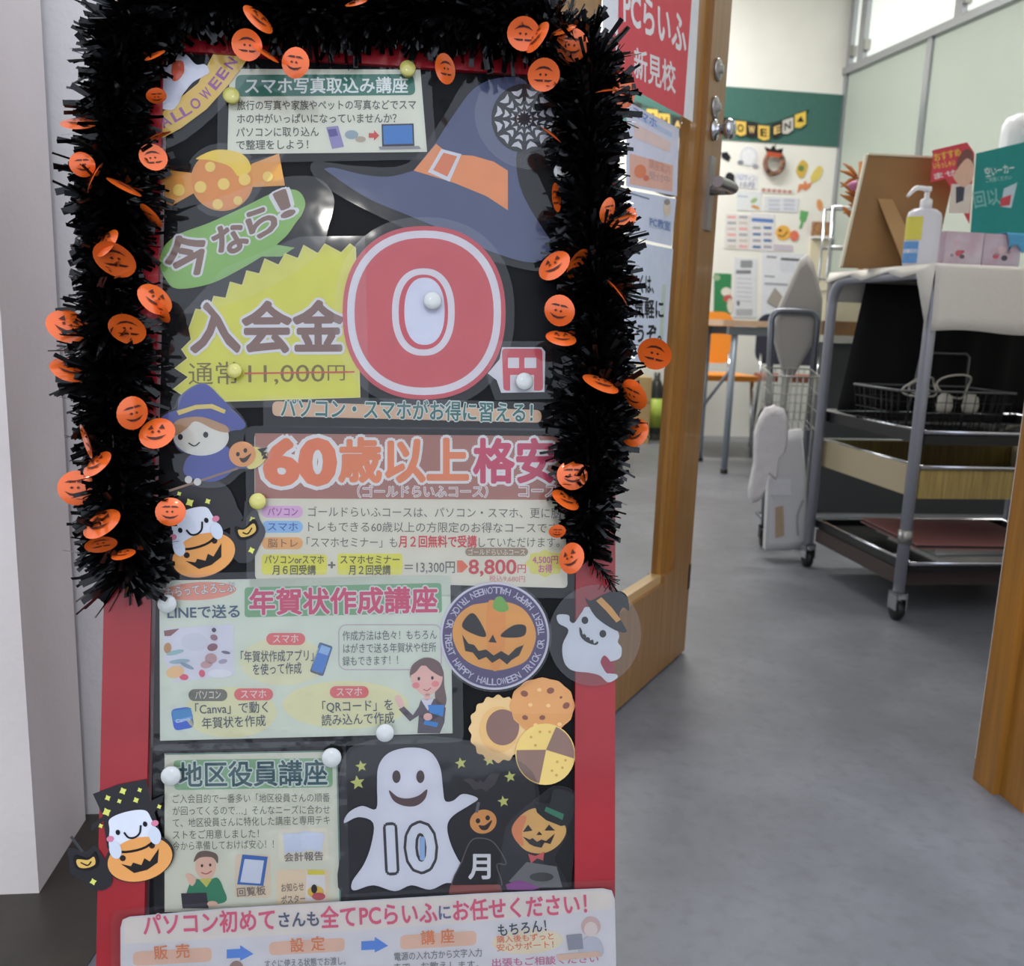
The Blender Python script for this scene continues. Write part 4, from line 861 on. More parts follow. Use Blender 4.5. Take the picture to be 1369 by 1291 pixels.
# loose tail
for i in range(60):
    s_ = random.random(); p = B.at(790, 745, .022).lerp(B.at(820, 782, .02), s_); d = (B.at(820, 790, .02) - B.at(790, 745, .022)).normalized()
    d = (d + V((random.gauss(0, .5), random.gauss(0, .5), random.gauss(0, .5)))).normalized(); sd = d.orthogonal().normalized() * 0.0006
    b = len(vs); vs += [p - sd, p + sd, p + d * .012 + sd, p + d * .012 - sd]; fs += [(b, b + 1, b + 2, b + 3)]
mb.raw(vs, fs, TIN); mb.build('tinsel_strips', gar, kind='stuff')
# pumpkin sequin meshes (unit: metres, in local x,y, dome along z)
def sequin_mesh(var):
    m_ = MB(); R = 0.0148; n = 22; prof = [(0.0, 0.0022), (0.45, 0.0018), (0.8, 0.0008), (1.0, 0.0)]
    vs = [V((0, 0, prof[0][1]))]; fs = []
    for (r, z) in prof[1:]:
        for j in range(n):
            a = 2 * pi * j / n; w_ = 1 + 0.05 * cos(2 * a) ; vs.append(V((R * r * cos(a) * w_, R * r * sin(a) * (1.06 - .06 * abs(sin(a))), z)))
    for j in range(n): fs.append((0, 1 + j, 1 + (j + 1) % n))
    for k in range(2):
        for j in range(n): fs.append((1 + k * n + j, 1 + (k + 1) * n + j, 1 + (k + 1) * n + (j + 1) % n, 1 + k * n + (j + 1) % n))
    m_.raw(vs, fs, ORF, True)
    q = [[(x, y) for x, y in pts] for pts in ([(-.62, .30), (-.35, .42), (.0, .42), (.0, .30), (-.35, .30)] if var else [(-.5, .18), (-.3, .5), (-.16, .2)], [(.1, .30), (.1, .42), (.4, .42), (.62, .30), (.35, .30)] if var else [(.16, .2), (.32, .5), (.5, .18)],
        [(-.6, -.2), (-.3, -.44), (0, -.5), (.3, -.44), (.6, -.2), (.34, -.3), (0, -.36), (-.34, -.3)], [(-.3, .0), (-.18, .1), (-.1, .0), (-.18, -.08)], [(.08, .0), (.16, .1), (.26, .0), (.16, -.08)])]
    for pts in q:
        for sg in (1, -1):
            m_.face([V((x * R, y * R, 0.0024 * (1 - (x * x + y * y)) * 1.0 + 0.0004 * sg + (0.0004 if sg > 0 else -0.0002))) for x, y in (pts if sg > 0 else pts[::-1])], ORD)
    me = bpy.data.meshes.new('foil_pumpkin'); me.from_pydata([tuple(p) for p in m_.v], [], m_.f)
    for mt in m_.mats: me.materials.append(mt)
    me.polygons.foreach_set('material_index', m_.m); me.polygons.foreach_set('use_smooth', m_.sm); return me
SQ = [sequin_mesh(0), sequin_mesh(1)]
seq = [(105, 165, 21, 14, 0), (110, 220, 15, 12, 70), (127, 238, 21, 7, 65), (205, 210, 17, 15, 90), (166, 250, 21, 7, -30), (202, 288, 18, 5, -40), (143, 325, 20, 14, 60), (153, 347, 26, 17, -15), (207, 400, 22, 15, -60), (216, 416, 16, 8, -50),
       (90, 436, 24, 20, -50), (170, 440, 22, 16, -5), (94, 494, 23, 15, -30), (177, 552, 21, 13, 80), (210, 579, 22, 20, 20), (115, 590, 22, 9, -70), (130, 620, 20, 13, 40), (102, 652, 22, 22, 0), (136, 700, 24, 16, 30), (135, 728, 18, 9, 20), (165, 741, 14, 6, 10), (228, 684, 18, 18, 0),
       (345, 26, 21, 13, -55), (330, 60, 19, 17, -20), (355, 72, 18, 8, -35), (395, 84, 19, 17, -60), (476, 4, 14, 9, 20), (595, 92, 19, 9, -60), (207, 74, 14, 9, 30), (209, 128, 12, 5, 20), (212, 182, 16, 5, 25),
       (700, 45, 21, 18, 0), (718, 50, 22, 11, 70), (765, 60, 21, 17, -30), (754, 40, 17, 10, 30), (727, 100, 21, 17, 10), (736, 180, 18, 7, -35), (834, 124, 20, 17, 70), (812, 122, 16, 6, 10), (744, 264, 19, 9, 90), (831, 290, 20, 18, 50), (812, 281, 17, 10, 60), (741, 355, 23, 16, 60), (773, 353, 22, 11, 50),
       (825, 391, 22, 6, -50), (748, 415, 21, 17, -60), (750, 452, 20, 13, -5), (875, 473, 23, 17, -45), (803, 513, 25, 13, -20), (848, 527, 22, 8, -60), (849, 578, 20, 14, 80), (765, 635, 20, 20, 0), (756, 668, 20, 11, -30), (745, 710, 11, 9, 0), (764, 746, 21, 13, 80)]
for i, (x, y, ma, mi_, an) in enumerate(seq):
    h = 0.052 - (0.02 if x in (102, 90, 94, 105, 875, 849, 834, 831) else 0)
    if 190 < x < 240 or 735 < x < 775: h = 0.040
    p = B.at(x, y, h); sc = ma / 19.5 * 0.92
    tilt = math.acos(max(0.12, min(1, mi_ / ma))) * (1 if i % 2 else -1)
    a = radians(an); X_ = ub * cos(a) + vb * sin(a); Y0 = -ub * sin(a) + vb * cos(a); Y_ = Y0 * cos(tilt) + B.n * sin(tilt); Z_ = X_.cross(Y_)
    # turn the face upright within the disc
    r_ = -a * 0.8; Xf = X_ * cos(r_) + Y_ * sin(r_); Yf = -X_ * sin(r_) + Y_ * cos(r_)
    if i % 4 == 3 and tilt: Xf, Yf, Z_ = Xf, -Yf, -Z_
    o = bpy.data.objects.new('foil_pumpkin', SQ[i % 2]); COL.objects.link(o); o.parent = gar
    M = Matrix.Identity(4)
    for k in range(3): M[k][0] = Xf[k] * sc; M[k][1] = Yf[k] * sc; M[k][2] = Z_[k] * sc
    M.translation = p - gar.location; o.matrix_local = M
# ------------------------------------------------------------------ posters on the door glass
HD = -0.0155
S = sheet('shop_sign', DOORP, [(805, -70), (937, -40), (926, 163), (806, 97)], (232, 232, 232), 0.003, 'white and red sign with white lettering on the door glass', 'sign', th=.002)
S2_ = S
A = Art(DOORP, 0.003); A.p([(828, -60), (927, -32), (914, 156), (825, 108)], (214, 62, 70), 1)
A.t('PCらいふ', (834, 6), (917, 48), 58, (236, 228, 226), 2, off=0.03, shear=True); A.t('新見校', (848, 84), (903, 106), 44, (232, 224, 222), 2, off=0.02, shear=True); A.build('lettering', S, 'red panel with white lettering')
def glassposter(q, col, lab, draw, h=-0.0148):
    S = sheet('door_notice', DOORP, q, col, h, lab, 'poster', 'notices on the door glass', th=.0004); A = Art(DOORP, h); draw(A); A.build('print_pattern', S); return S
def g1(A):
    A.p([(843, 146), (899, 178), (898, 184), (843, 153)], (190, 204, 232), 1).t('スマホ', (846, 148), (878, 166), 15, (110, 140, 210), 2, off=.02, shear=True)
    A.p([(848, 164), (897, 190), (896, 204), (848, 184)], (236, 206, 196), 1).p([(842, 205), (900, 221), (899, 256), (842, 246)], (236, 178, 156), 1)
    A.e(856, 229, 8, 9, (232, 128, 84), 2).e(864, 238, 4, 4, (226, 110, 84), 3).t('講座案内', (868, 218), (896, 228), 14, (216, 150, 130), 2, shear=True).t('受付中', (868, 234), (896, 241), 12, (200, 160, 150), 2, shear=True)
glassposter([(838, 135), (908, 172), (905, 262), (837, 249)], (222, 222, 236), 'lilac poster with orange panel high on door glass', g1)
def g2(A):
    A.line([(842, 258), (868, 266)], 2, (110, 120, 140), 1).p([(868, 290), (898, 296), (897, 310), (868, 304)], (188, 200, 214), 1).t('PC教室', (869, 296), (896, 303), 13, (96, 120, 180), 2, off=.02, shear=True).e(892, 278, 5, 12, (226, 206, 180), 2).e(892, 270, 4, 4, (150, 140, 130), 3)
glassposter([(836, 253), (904, 266), (898, 329), (836, 315)], (214, 220, 236), 'pale blue notice in the middle of door glass', g2)
def g3(A):
    for s_, a, b in (('詳しくは、', (836, 378), (874, 381)), ('お気軽に', (836, 412), (887, 414)), ('どうぞ。', (836, 446), (884, 446))): A.t(s_, a, b, 27, (30, 32, 36), 1, off=.03, shear=True)
    A.line([(888, 380), (884, 455)], 5, (196, 212, 190), 1)
glassposter([(834, 320), (900, 333), (889, 492), (832, 480)], (212, 220, 234), 'white notice with black hand lettering low on door glass', g3, -0.0152)

# ------------------------------------------------------------------ display wall at the far end
def wl(px, py, h=0.0): return FARP.at(px, py, h)
# pennant banner
bn = empty('pennant_banner', tuple(wl(1000, 170, .02)), label='string of small yellow and black Halloween pennants on green band', cat='banner')
fl = [(850, 146, ' '), (872, 155, ' '), (888, 161, 'H'), (906, 166, 'A'), (928, 168, 'L'), (968, 167, 'L'), (990, 171, 'O'), (1005, 173, 'W'), (1021, 177, 'E'), (1039, 173, 'E'), (1053, 168, 'N'), (1070, 160, ' ')]
mb = MB(); mb.tube([wl(x, y - 10, .014) for x, y, _ in fl] + [wl(1082, 148, .01)], 0.0025, BLACKP, 5); mb.build('string', bn)
flagc = [(40, 36, 38), (226, 182, 70), (226, 182, 70), (40, 36, 38), (226, 182, 70), (40, 36, 38), (228, 188, 80), (46, 40, 42), (228, 188, 80), (46, 42, 40), (200, 196, 190), (230, 194, 70)]
for (x, y, ch), c, k in zip(fl, flagc, range(12)):
    sl = 0.1 if x < 1030 else -0.35
    q = [(x - 7.5, y - 9 - sl * 7), (x + 7.5, y - 9 + sl * 7), (x + 7.5, y + 8 + sl * 7), (x, y + 11), (x - 7.5, y + 8 - sl * 7)]
    p = sheet('pennant', FARP, q, c, 0.018, th=.002, parent=bn)
    A = Art(FARP, 0.018); A.p([(x - 5, y + 3), (x + 5, y + 3), (x + 1, y - 5)], (40, 34, 36), 1) if ch == ' ' else A.t(ch, (x - 4, y - sl * 4), (x + 4, y + sl * 4), 14, (30, 26, 26) if sum(c) > 300 else (226, 190, 110), 1, off=.03, shear=True); A.build('print_pattern' if ch == ' ' else 'lettering', p)
def note(name, q, col, lab, draw=None, cat='paper', h=0.004, group='papers on the display wall'):
    S = sheet(name, FARP, q, col, h, lab, cat, group, th=.003)
    if draw: A = Art(FARP, h); draw(A); A.build('print_pattern', S)
    return S
# wreath
m_ = MB(); c = wl(1035, 218, .03); rr = 0.058
WR = mat('wreath_mixed', (176, 130, 104), 0.8, var=0.7, vscale=40, bump=0.8, bscale=60, col2=(60, 40, 40))
ring = [c + wu * rr * cos(t * pi / 12) + Z * rr * 1.1 * sin(t * pi / 12) for t in range(24)]
wr = empty('wreath', tuple(c), label='small round wreath with black hat on display wall', cat='wreath'); m_.tube(ring, 0.016, WR, 8, closed=True); m_.build('wreath_ring', wr)
m_ = MB(); A_ = Art(FARP, 0.048); A_.p([(1024, 200), (1046, 204), (1043, 211), (1026, 209)], (180, 70, 40), 1).p([(1022, 196), (1030, 199), (1034, 194), (1038, 200), (1047, 198), (1046, 205), (1024, 202)], (30, 26, 28), 2); A_.mb.build('hat_ornament', wr)
m_ = MB(); m_.tube([wl(1035, 206, .03), wl(1037, 192, .02)], .003, BLACKP, 6); m_.build('hanging_cord', wr)
def cat_(A): A.e(979, 240, 6, 7, (30, 28, 32), 1).e(976, 231, 3, 3, (30, 28, 32), 2)
note('cat_cutout', ell(977, 240, 7, 10, 20), (40, 38, 42), 'black cat cutout on display wall left of blue lettering', None, 'decoration')
note('bat_cutout', [(964, 204), (972, 203), (977, 210), (974, 216), (965, 211)], (30, 30, 36), 'black bat cutout near the lock knob', None, 'decoration')
def gh(A): A.p(ell(1001, 209, 9, 10), (232, 234, 240), 1).e(990, 217, 4, 3, (120, 130, 140), 2).e(1010, 222, 4, 3, (150, 155, 170), 2)
note('ghost_card', ell(1001, 209, 12, 13), (214, 218, 226), 'pale round ghost card on display wall', gh, 'decoration')
def bl(A): A.t('ハロウィン', (984, 236), (1010, 239), 9, (110, 130, 180), 1, off=.02).t('10月', (990, 246), (1008, 248), 9, (120, 130, 160), 1, off=.02)
note('blue_lettered_card', [(982, 230), (1012, 233), (1011, 253), (982, 250)], (228, 228, 234), 'white card with blue lettering under ghost card', bl)
def dots(A):
    for k in range(6): A.e(1021 + k * 7, 254 + k * .5, 3, 2.4, (190, 130, 120), 1)
note('dotted_strip', [(1017, 250), (1062, 253), (1062, 260), (1017, 257)], (230, 228, 224), 'narrow strip with row of reddish marks', dots)
def pap(A, x0, y0, x1, y1, cols, n):
    random.seed(int(x0 + y0)); 
    for k in range(n):
        y = y0 + (y1 - y0) * (k + .5) / n
        for j in range(2):
            xa = x0 + (x1 - x0) * (0.08 + .48 * j); A.p([(xa, y - 1.6), (xa + (x1 - x0) * .36, y - 1.2), (xa + (x1 - x0) * .36, y + 2.2), (xa, y + 1.8)], cols[(k + j) % len(cols)], 1)
note('timetable_sheet', [(970, 285), (1003, 287), (1001, 334), (968, 332)], (224, 222, 222), 'sheet with pink and grey rows low on display wall', lambda A: pap(A, 970, 286, 1002, 333, [(230, 160, 160), (160, 160, 170), (200, 190, 180)], 6))
note('schedule_sheet', [(1004, 284), (1036, 287), (1034, 336), (1002, 334)], (226, 224, 228), 'sheet with blue heading beside the pink rowed sheet', lambda A: (A.p([(1005, 291), (1034, 293), (1034, 298), (1005, 296)], (80, 120, 190), 1), pap(A, 1004, 300, 1034, 334, [(150, 150, 165), (60, 100, 160)], 4)))
note('faint_sheet', [(1022, 262), (1068, 265), (1066, 284), (1021, 282)], (222, 224, 232), 'pale lilac sheet with faint printing', lambda A: pap(A, 1024, 265, 1066, 282, [(190, 196, 214)], 3))
note('white_sheet', [(985, 254), (1018, 256), (1018, 282), (985, 281)], (224, 228, 232), 'white sheet with green and orange marks', lambda A: (A.e(1008, 268, 5, 3, (150, 180, 120), 1, rot=30), A.e(1010, 277, 6, 2.5, (206, 150, 90), 1, rot=-20), A.line([(986, 262), (1000, 263)], 1.5, (150, 170, 200), 1)))
def leafm(A): A.e(1079, 238, 4, 6, (226, 206, 90), 1, rot=-30)
note('leaf_cutout', sm([(1064, 228), (1072, 214), (1080, 220), (1076, 234), (1070, 238)]), (214, 176, 70), 'yellow and green leaf cutout at right of display wall', lambda A: A.e(1071, 225, 4, 4, (90, 120, 60), 1), 'decoration')
note('leaf_cutout', sm([(1084, 236), (1094, 222), (1100, 226), (1096, 238), (1086, 244)]), (226, 200, 100), 'pale yellow long cutout at right of display wall', None, 'decoration')
note('maple_cutout', [(1068, 246), (1074, 246), (1076, 241), (1080, 246), (1086, 243), (1083, 250), (1077, 255), (1072, 252), (1066, 258)], (220, 130, 80), 'orange maple leaf cutout on display wall', None, 'decoration')
note('acorn_cutout', ell(1096, 274, 4, 8, 10), (226, 150, 90), 'small orange cutout near the right corner', None, 'decoration')
note('pumpkin_cutout', ell(1047, 311, 10, 10), (238, 176, 70), 'yellow orange pumpkin cutout on display wall', lambda A: (A.e(1043, 308, 2, 2, (90, 50, 30), 1), A.line(sm([(1040, 314), (1047, 316), (1053, 309)], 3, False), 1.6, (90, 50, 30), 1)), 'decoration')
note('red_fruit_cutout', ell(1062, 315, 6, 7), (226, 110, 84), 'round red cutout touching the pumpkin cutout', None, 'decoration', h=.007)
note('green_glass_cutout', [(1070, 281), (1081, 283), (1077, 296), (1074, 297), (1072, 305), (1068, 305), (1071, 297), (1069, 292)], (90, 168, 96), 'green drinking glass cutout on display wall', None, 'decoration')
note('lilac_label', [(1034, 326), (1060, 328), (1060, 336), (1034, 335)], (200, 192, 206), 'lilac label below the pumpkin cutout', None)
note('red_green_poster', [(955, 365), (978, 366), (976, 423), (954, 422)], (40, 128, 74), 'green poster with white and red figure, low on display wall', lambda A: (A.e(971, 390, 7, 6, (232, 226, 216), 1), A.e(973, 399, 6, 5, (196, 84, 76), 2), A.e(958, 371, 5, 4, (150, 180, 140), 1), A.e(976, 408, 4, 10, (232, 222, 206), 2)), 'poster')
def sht(A):
    A.r(990, 348, 1006, 358, (140, 144, 152), 1, 1).r(984, 361, 1004, 366, (120, 124, 134), 1, 1).r(984, 413, 1006, 422, (176, 178, 186), 1, 1).e(987, 405, 2, 4, (90, 90, 110), 1)
    for k in range(6): A.line([(985, 372 + k * 6), (1005, 373 + k * 6)], 1.2, (180, 184, 196), 1)
note('printed_notice', [(982, 344), (1012, 346), (1011, 425), (980, 424)], (220, 224, 232), 'grey white printed notice beside the green poster', sht)
def sht2(A):
    A.line([(1025, 343), (1038, 344)], 2, (90, 94, 104), 1); A.line([(1044, 346), (1074, 348)], 3.5, (80, 84, 96), 1); A.r(1043, 350, 1062, 364, (214, 218, 230), 1, 1); A.line([(1022, 369), (1036, 370)], 2, (130, 134, 146), 1); A.line([(1022, 379), (1058, 381)], 3, (150, 154, 168), 1)
note('large_notice', [(1019, 337), (1080, 340), (1076, 426), (1017, 425)], (226, 228, 238), 'large white printed notice behind the folded cloth', sht2)
note('grey_diamond_card', [(1036, 384), (1047, 397), (1041, 412), (1025, 403)], (160, 152, 144), 'small grey brown diamond shaped card', None, h=.012)
# little wall shelf with cork picture
sh_ = empty('wall_shelf', tuple(wl(1095, 316, .0)), label='small white wall shelf near the corner post', cat='shelf')
m_ = MB(); a = wl(1083, 316, 0); b = wl(1108, 317, 0); m_.box(a, b - a, wnrm * .06, Z * -.014, WHITEP); m_.build('shelf_board', sh_)
m_ = MB(); a = wl(1083, 318, 0); b = wl(1086, 330, 0); m_.box(a - Z * .014, (wl(1108, 317, 0) - a), wnrm * .02, Z * -.30, mat('cream_board', (222, 212, 186), .6)); m_.build('back_board', sh_)
m_ = MB(); a = wl(1084, 315.6, .025); b = wl(1106, 316, .025); m_.box(a, b - a, wnrm * .02, Z * .088, mat('cork', (176, 130, 92), .9, var=.5, vscale=60)); k_ = m_.build('cork_block', label='brown cork block on the small wall shelf', cat='ornament')

# ------------------------------------------------------------------ tables and chairs at the back
TOPM = mat('table_beech', (214, 180, 150), .4, var=.08, vscale=6, stretch=(1, 12, 1)); GREYM = mat('grey_enamel', (150, 160, 172), .35, metal=.3); DKP = mat('dark_panel', (62, 64, 68), .6)
def table(x, y, w_, d_, h_, lab, grp='folding tables', skirt=True):
    o = V((x, y, 0)); t = empty('folding_table', (x, y, 0), lab, 'table', grp)
    m_ = MB(); m_.box(o + Z * (h_ - .028), cu_ * w_, cb_ * d_, Z * .028, TOPM, bev=.006); m_.build('table_top', t)
    m_ = MB(); m_.box(o + cu_ * .04 + cb_ * .03 + Z * (h_ - .07), cu_ * (w_ - .08), cb_ * .02, Z * .04, GREYM); m_.box(o + cu_ * .04 + cb_ * (d_ - .05) + Z * (h_ - .07), cu_ * (w_ - .08), cb_ * .02, Z * .04, GREYM); m_.build('apron', t)
    for a, b, da in ((.08, .05, 1), (w_ - .08, .05, 1), (.08, d_ - .05, 1), (w_ - .08, d_ - .05, 1)):
        m_ = MB(); p = o + cu_ * a + cb_ * b; m_.tube([p + Z * .02, p + Z * (h_ - .03)], .0125 if b > .1 else .016, GREYM, 10); lg = m_.build('leg', t)
        m_ = MB(); m_.lathe(p, [(.017, 0), (.019, .004), (.017, .022)], BLACKP, 12); m_.build('foot_cap', lg)
    m_ = MB(); m_.tube([o + cu_ * .08 + cb_ * .05 + Z * .52, o + cu_ * .08 + cb_ * (d_ - .05) + Z * .30], .008, GREYM, 8); m_.build('brace', t)
fl0 = ground(970, 633)
table(fl0.x - .08 , fl0.y - .05, 1.25 - .5, .48, .748, 'beech topped table with grey tube legs in front of display wall')
table(-.72, 4.25, 1.35, .48, .748, 'beech topped table seen through the door glass')
fl1 = ground(885, 600)
# orange chair and desk chairs behind
ORM = mat('orange_plastic', (240, 150, 50), .4); RB = mat('reddish_seat', (150, 84, 60), .6)
def chair(x, y, rz, bcol, scol, lab, castor=False):
    t = empty('chair', (x, y, 0), lab, 'chair', 'chairs behind the tables'); U = V((cos(rz), sin(rz), 0)); W_ = V((-sin(rz), cos(rz), 0)); o = V((x, y, 0))
    def P(a, b, c): return o + U * a + W_ * b + Z * c
    m_ = MB(); m_.prism([P(*q, .45) for q in rrect(-.21, -.2, .21, .2, .06)][::-1], [P(*q, .42) for q in rrect(-.21, -.2, .21, .2, .06)][::-1], scol); m_.build('seat', t)
    m_ = MB(); pr = rrect(-.2, .50, .2, .80, .07); m_.prism([P(a, .21 + (z - .5) * .12, z) for a, z in pr], [P(a, .235 + (z - .5) * .12, z) for a, z in pr], bcol); m_.build('backrest', t)
    for sx in (-1, 1):
        m_ = MB(); m_.tube([P(.19 * sx, -.19, 0), P(.17 * sx, -.16, .43)], .011, CHROME, 8); m_.build('leg', t)
        m_ = MB(); m_.tube([P(.19 * sx, .2, 0), P(.17 * sx, .17, .43), P(.17 * sx, .205, .56)], .011, CHROME, 8); m_.build('leg', t)
fc = ground(962, 560)
chair(1.12, 5.15, .15, ORM, ORM, 'orange plastic chair behind the beech table')
chair(1.62, 5.25, -.1, mat('navy_fabric', (36, 38, 56), .8), RB, 'dark blue backed chair to the right of the orange chair')
bxm = mat('cardboard', (190, 160, 110), .8, var=.06)
def carton(p, sx, sy, sz, lab, mt=bxm, seam=True):
    t = empty('cardboard_box', tuple(p), lab, 'box', 'cardboard boxes'); p = V(p)
    m_ = MB(); m_.box(p, cu_ * sx, cb_ * sy, Z * sz, mt, bev=.004); m_.build('box_body', t)
    m_ = MB(); m_.box(p + cb_ * (sy / 2 - .025) + Z * (sz + .0005), cu_ * sx, cb_ * .05, Z * .001, mat('packing_tape', (206, 180, 130), .3)); m_.box(p + cu_ * .0 + cb_ * -.0012 + Z * (sz * .62), cu_ * sx, cb_ * .001, Z * .004, mat('cardboard_seam', (130, 104, 66), .8)); m_.build('packing_tape', t)
carton((.46, 5.35, 0.0), .36, .3, .40, 'cardboard box on the floor seen through the door glass')
for k, (x, c, lab) in enumerate(((.86, (190, 214, 90), 'bottle with lime label standing beside the cardboard box'), (1.0, (214, 220, 220), 'bottle with white label behind the door stile'))):
    m_ = MB(); p = V((x + .02, 5.62, 0)); m_.lathe(p, [(.045, 0), (.05, .01), (.05, .32), (.03, .36), (.02, .38), (.02, .42), (.001, .42)], mat('dark_bottle', (50, 56, 56), .25), 20); t = m_.build('bottle', label=lab, cat='bottle', group='bottles on the floor')
    m_ = MB(); m_.lathe(p + Z * .08, [(.0505, 0), (.0508, .18)], mat('bottle_label_%d' % k, c, .5), 20); m_.build('bottle_label', t)
# second desk further right, with panel, tray and storage box
dk = empty('desk', (1.18, 3.5, 0), 'grey desk with dark modesty panel behind the trolley', 'desk'); o = V((1.16, 3.45, 0))
m_ = MB(); m_.box(o + Z * .672, cu_ * 1.1, cb_ * .5, Z * .026, mat('desk_top_grey', (170, 168, 160), .5), bev=.005); m_.build('desk_top', dk)
m_ = MB(); m_.box(o + cu_ * .01 + cb_ * .03 + Z * .004, cu_ * 1.05, cb_ * .015, Z * .666, DKP); m_.build('modesty_panel', dk)
for a in (.03, 1.03):
    for b in (.05, .42):
        m_ = MB(); m_.box(o + cu_ * a + cb_ * b, cu_ * .035, cb_ * .035, Z * .67, mat('white_enamel', (206, 206, 204), .4)); m_.build('leg', dk)
tr = empty('wooden_tray', tuple(o + cu_ * .02 + cb_ * .06 + Z * .698), 'shallow brown wooden tray on the grey desk', 'tray'); q0 = o + cu_ * .02 + cb_ * .06 + Z * .699
TRM = mat('brown_tray', (118, 84, 50), .5, var=.3); m_ = MB(); m_.box(q0, cu_ * .52, cb_ * .3, Z * .008, TRM); m_.build('tray_base', tr)
for (a, b, c, d) in ((0, 0, .52, .01), (0, .29, .52, .01), (0, .01, .01, .28), (.51, .01, .01, .28)): m_ = MB(); m_.box(q0 + cu_ * a + cb_ * b + Z * .008, cu_ * c, cb_ * d, Z * .045, TRM); m_.build('tray_side', tr)
sb = empty('storage_box', tuple(q0), 'beige storage box standing in the brown tray', 'box'); q1 = q0 + cu_ * .02 + cb_ * .03 + Z * .0085
BG = mat('beige_box', (206, 198, 170), .7, var=.05); m_ = MB(); m_.box(q1, cu_ * .46, cb_ * .22, Z * .16, BG, bev=.005); m_.build('box_body', sb); m_ = MB(); m_.box(q1 - cu_ * .005 - cb_ * .005 + Z * .16, cu_ * .47, cb_ * .23, Z * .03, BG, bev=.004); m_.build('box_lid', sb)

# ------------------------------------------------------------------ utility cart
cf = ground(1197, 828); cl = ground(1078, 757); cl.z = cf.z = 0
cd_ = (cl - cf); cd_.z = 0; DEP = cd_.length; cd_.normalize(); cx_ = V((cd_.y, -cd_.x, 0)); LEN = 0.66
def CP(a, b, z): return cf + cx_ * a + cd_ * b + Z * z          # a to the right, b away
cart = empty('utility_cart', tuple(CP(0, 0, 0)), 'chrome tube utility trolley with black trays and cloth covered top', 'trolley')
TUBE = mat('grey_chrome_tube', (158, 160, 170), .38, metal=.35)
BKT = mat('black_tray', (16, 16, 18), .35)
def arch(a, name):
    m_ = MB(); R = .07; top = .862; pts = [CP(a, 0, .075), CP(a, 0, top - R)] + [CP(a, R - R * cos(t), top - R + R * sin(t)) for t in (pi / 8, pi / 4, 3 * pi / 8, pi / 2)] + [CP(a, DEP - R + R * sin(t), top - R + R * cos(t)) for t in (0, pi / 8, pi / 4, 3 * pi / 8, pi / 2)] + [CP(a, DEP, .075)]
    m_.tube(pts, .0145, TUBE, 12); return m_.build(name, cart, 'curved chrome end frame')
arch(0, 'end_frame'); arch(LEN, 'end_frame')
def tray(z, ht, name, rim, side, sidelab=None):
    t = empty(name, tuple(CP(.02, .02, z))); t.parent = cart; t.location = V(t['_o']) - cart.location
    m_ = MB(); m_.box(CP(.018, .0, z), cx_ * (LEN - .036), cd_ * DEP, Z * .006, BKT); m_.build('tray_base', t)
    for (a, b, ax, ay) in ((.018, -.004, cx_ * (LEN - .036), cd_ * .005), (.018, DEP - .002, cx_ * (LEN - .036), cd_ * .005)):
        m_ = MB(); m_.box(CP(a, b, z), ax, ay, Z * ht, side); m_.build('tray_side', t, sidelab)
    for a in (.016, LEN - .024):
        m_ = MB(); m_.box(CP(a, 0.0, z), cx_ * .005, cd_ * DEP, Z * ht, side if side is BKT else mat('beige_tray_side', (176, 162, 132), .55)); m_.build('tray_side', t, None if side is BKT else 'plain beige tray side')
    m_ = MB(); m_.tube([CP(.02, -.006, z + ht), CP(LEN - .02, -.006, z + ht), CP(LEN - .02, DEP + .004, z + ht), CP(.02, DEP + .004, z + ht)], .0065, rim, 8, closed=True); m_.build('rim', t)
    return t
WG = mat('wood_grain_side', (170, 146, 84), .5, var=.3, vscale=8, stretch=(30, 30, 1))
tray(.45, .03, 'middle_tray', CHROME, BKT); tray(.315, .078, 'basket_tray', CHROME, WG, 'wood grain tray side'); tray(.125, .022, 'bottom_tray', CHROME, BKT)
m_ = MB(); m_.box(CP(.01, .02, .085), cx_ * (LEN - .02), cd_ * (DEP - .04), Z * .038, mat('dark_brown_base', (62, 48, 46), .6)); m_.build('base_board', cart)
m_ = MB(); m_.box(CP(.0, -.01, .868), cx_ * LEN, cd_ * (DEP + .02), Z * .012, BKT); m_.build('top_board', cart)
for (a, b) in ((0, 0), (LEN, 0), (0, DEP), (LEN, DEP)):
    t = empty('caster', tuple(CP(a, b, .0))); t.parent = cart; t.location = V(t['_o']) - cart.location
    m_ = MB(); p = CP(a, b, .026); m_.lathe(p - cx_ * .010, [(.006, 0), (.025, .002), (.026, .010), (.025, .018), (.006, .020)], BLACKP, 18, cx_); m_.build('wheel', t)
    m_ = MB(); m_.box(p - cx_ * .016 - cd_ * .018 + Z * .004, cx_ * .004, cd_ * .036, Z * .042, CHROME); m_.box(p + cx_ * .012 - cd_ * .018 + Z * .004, cx_ * .004, cd_ * .036, Z * .042, CHROME); m_.box(p - cx_ * .016 - cd_ * .018 + Z * .042, cx_ * .032, cd_ * .036, Z * .006, CHROME); m_.build('fork', t)
m_ = MB(); m_.tube([CP(0, 0, .20), CP(0, 0, .235)], .0175, STEEL, 12); m_.build('collar', cart)
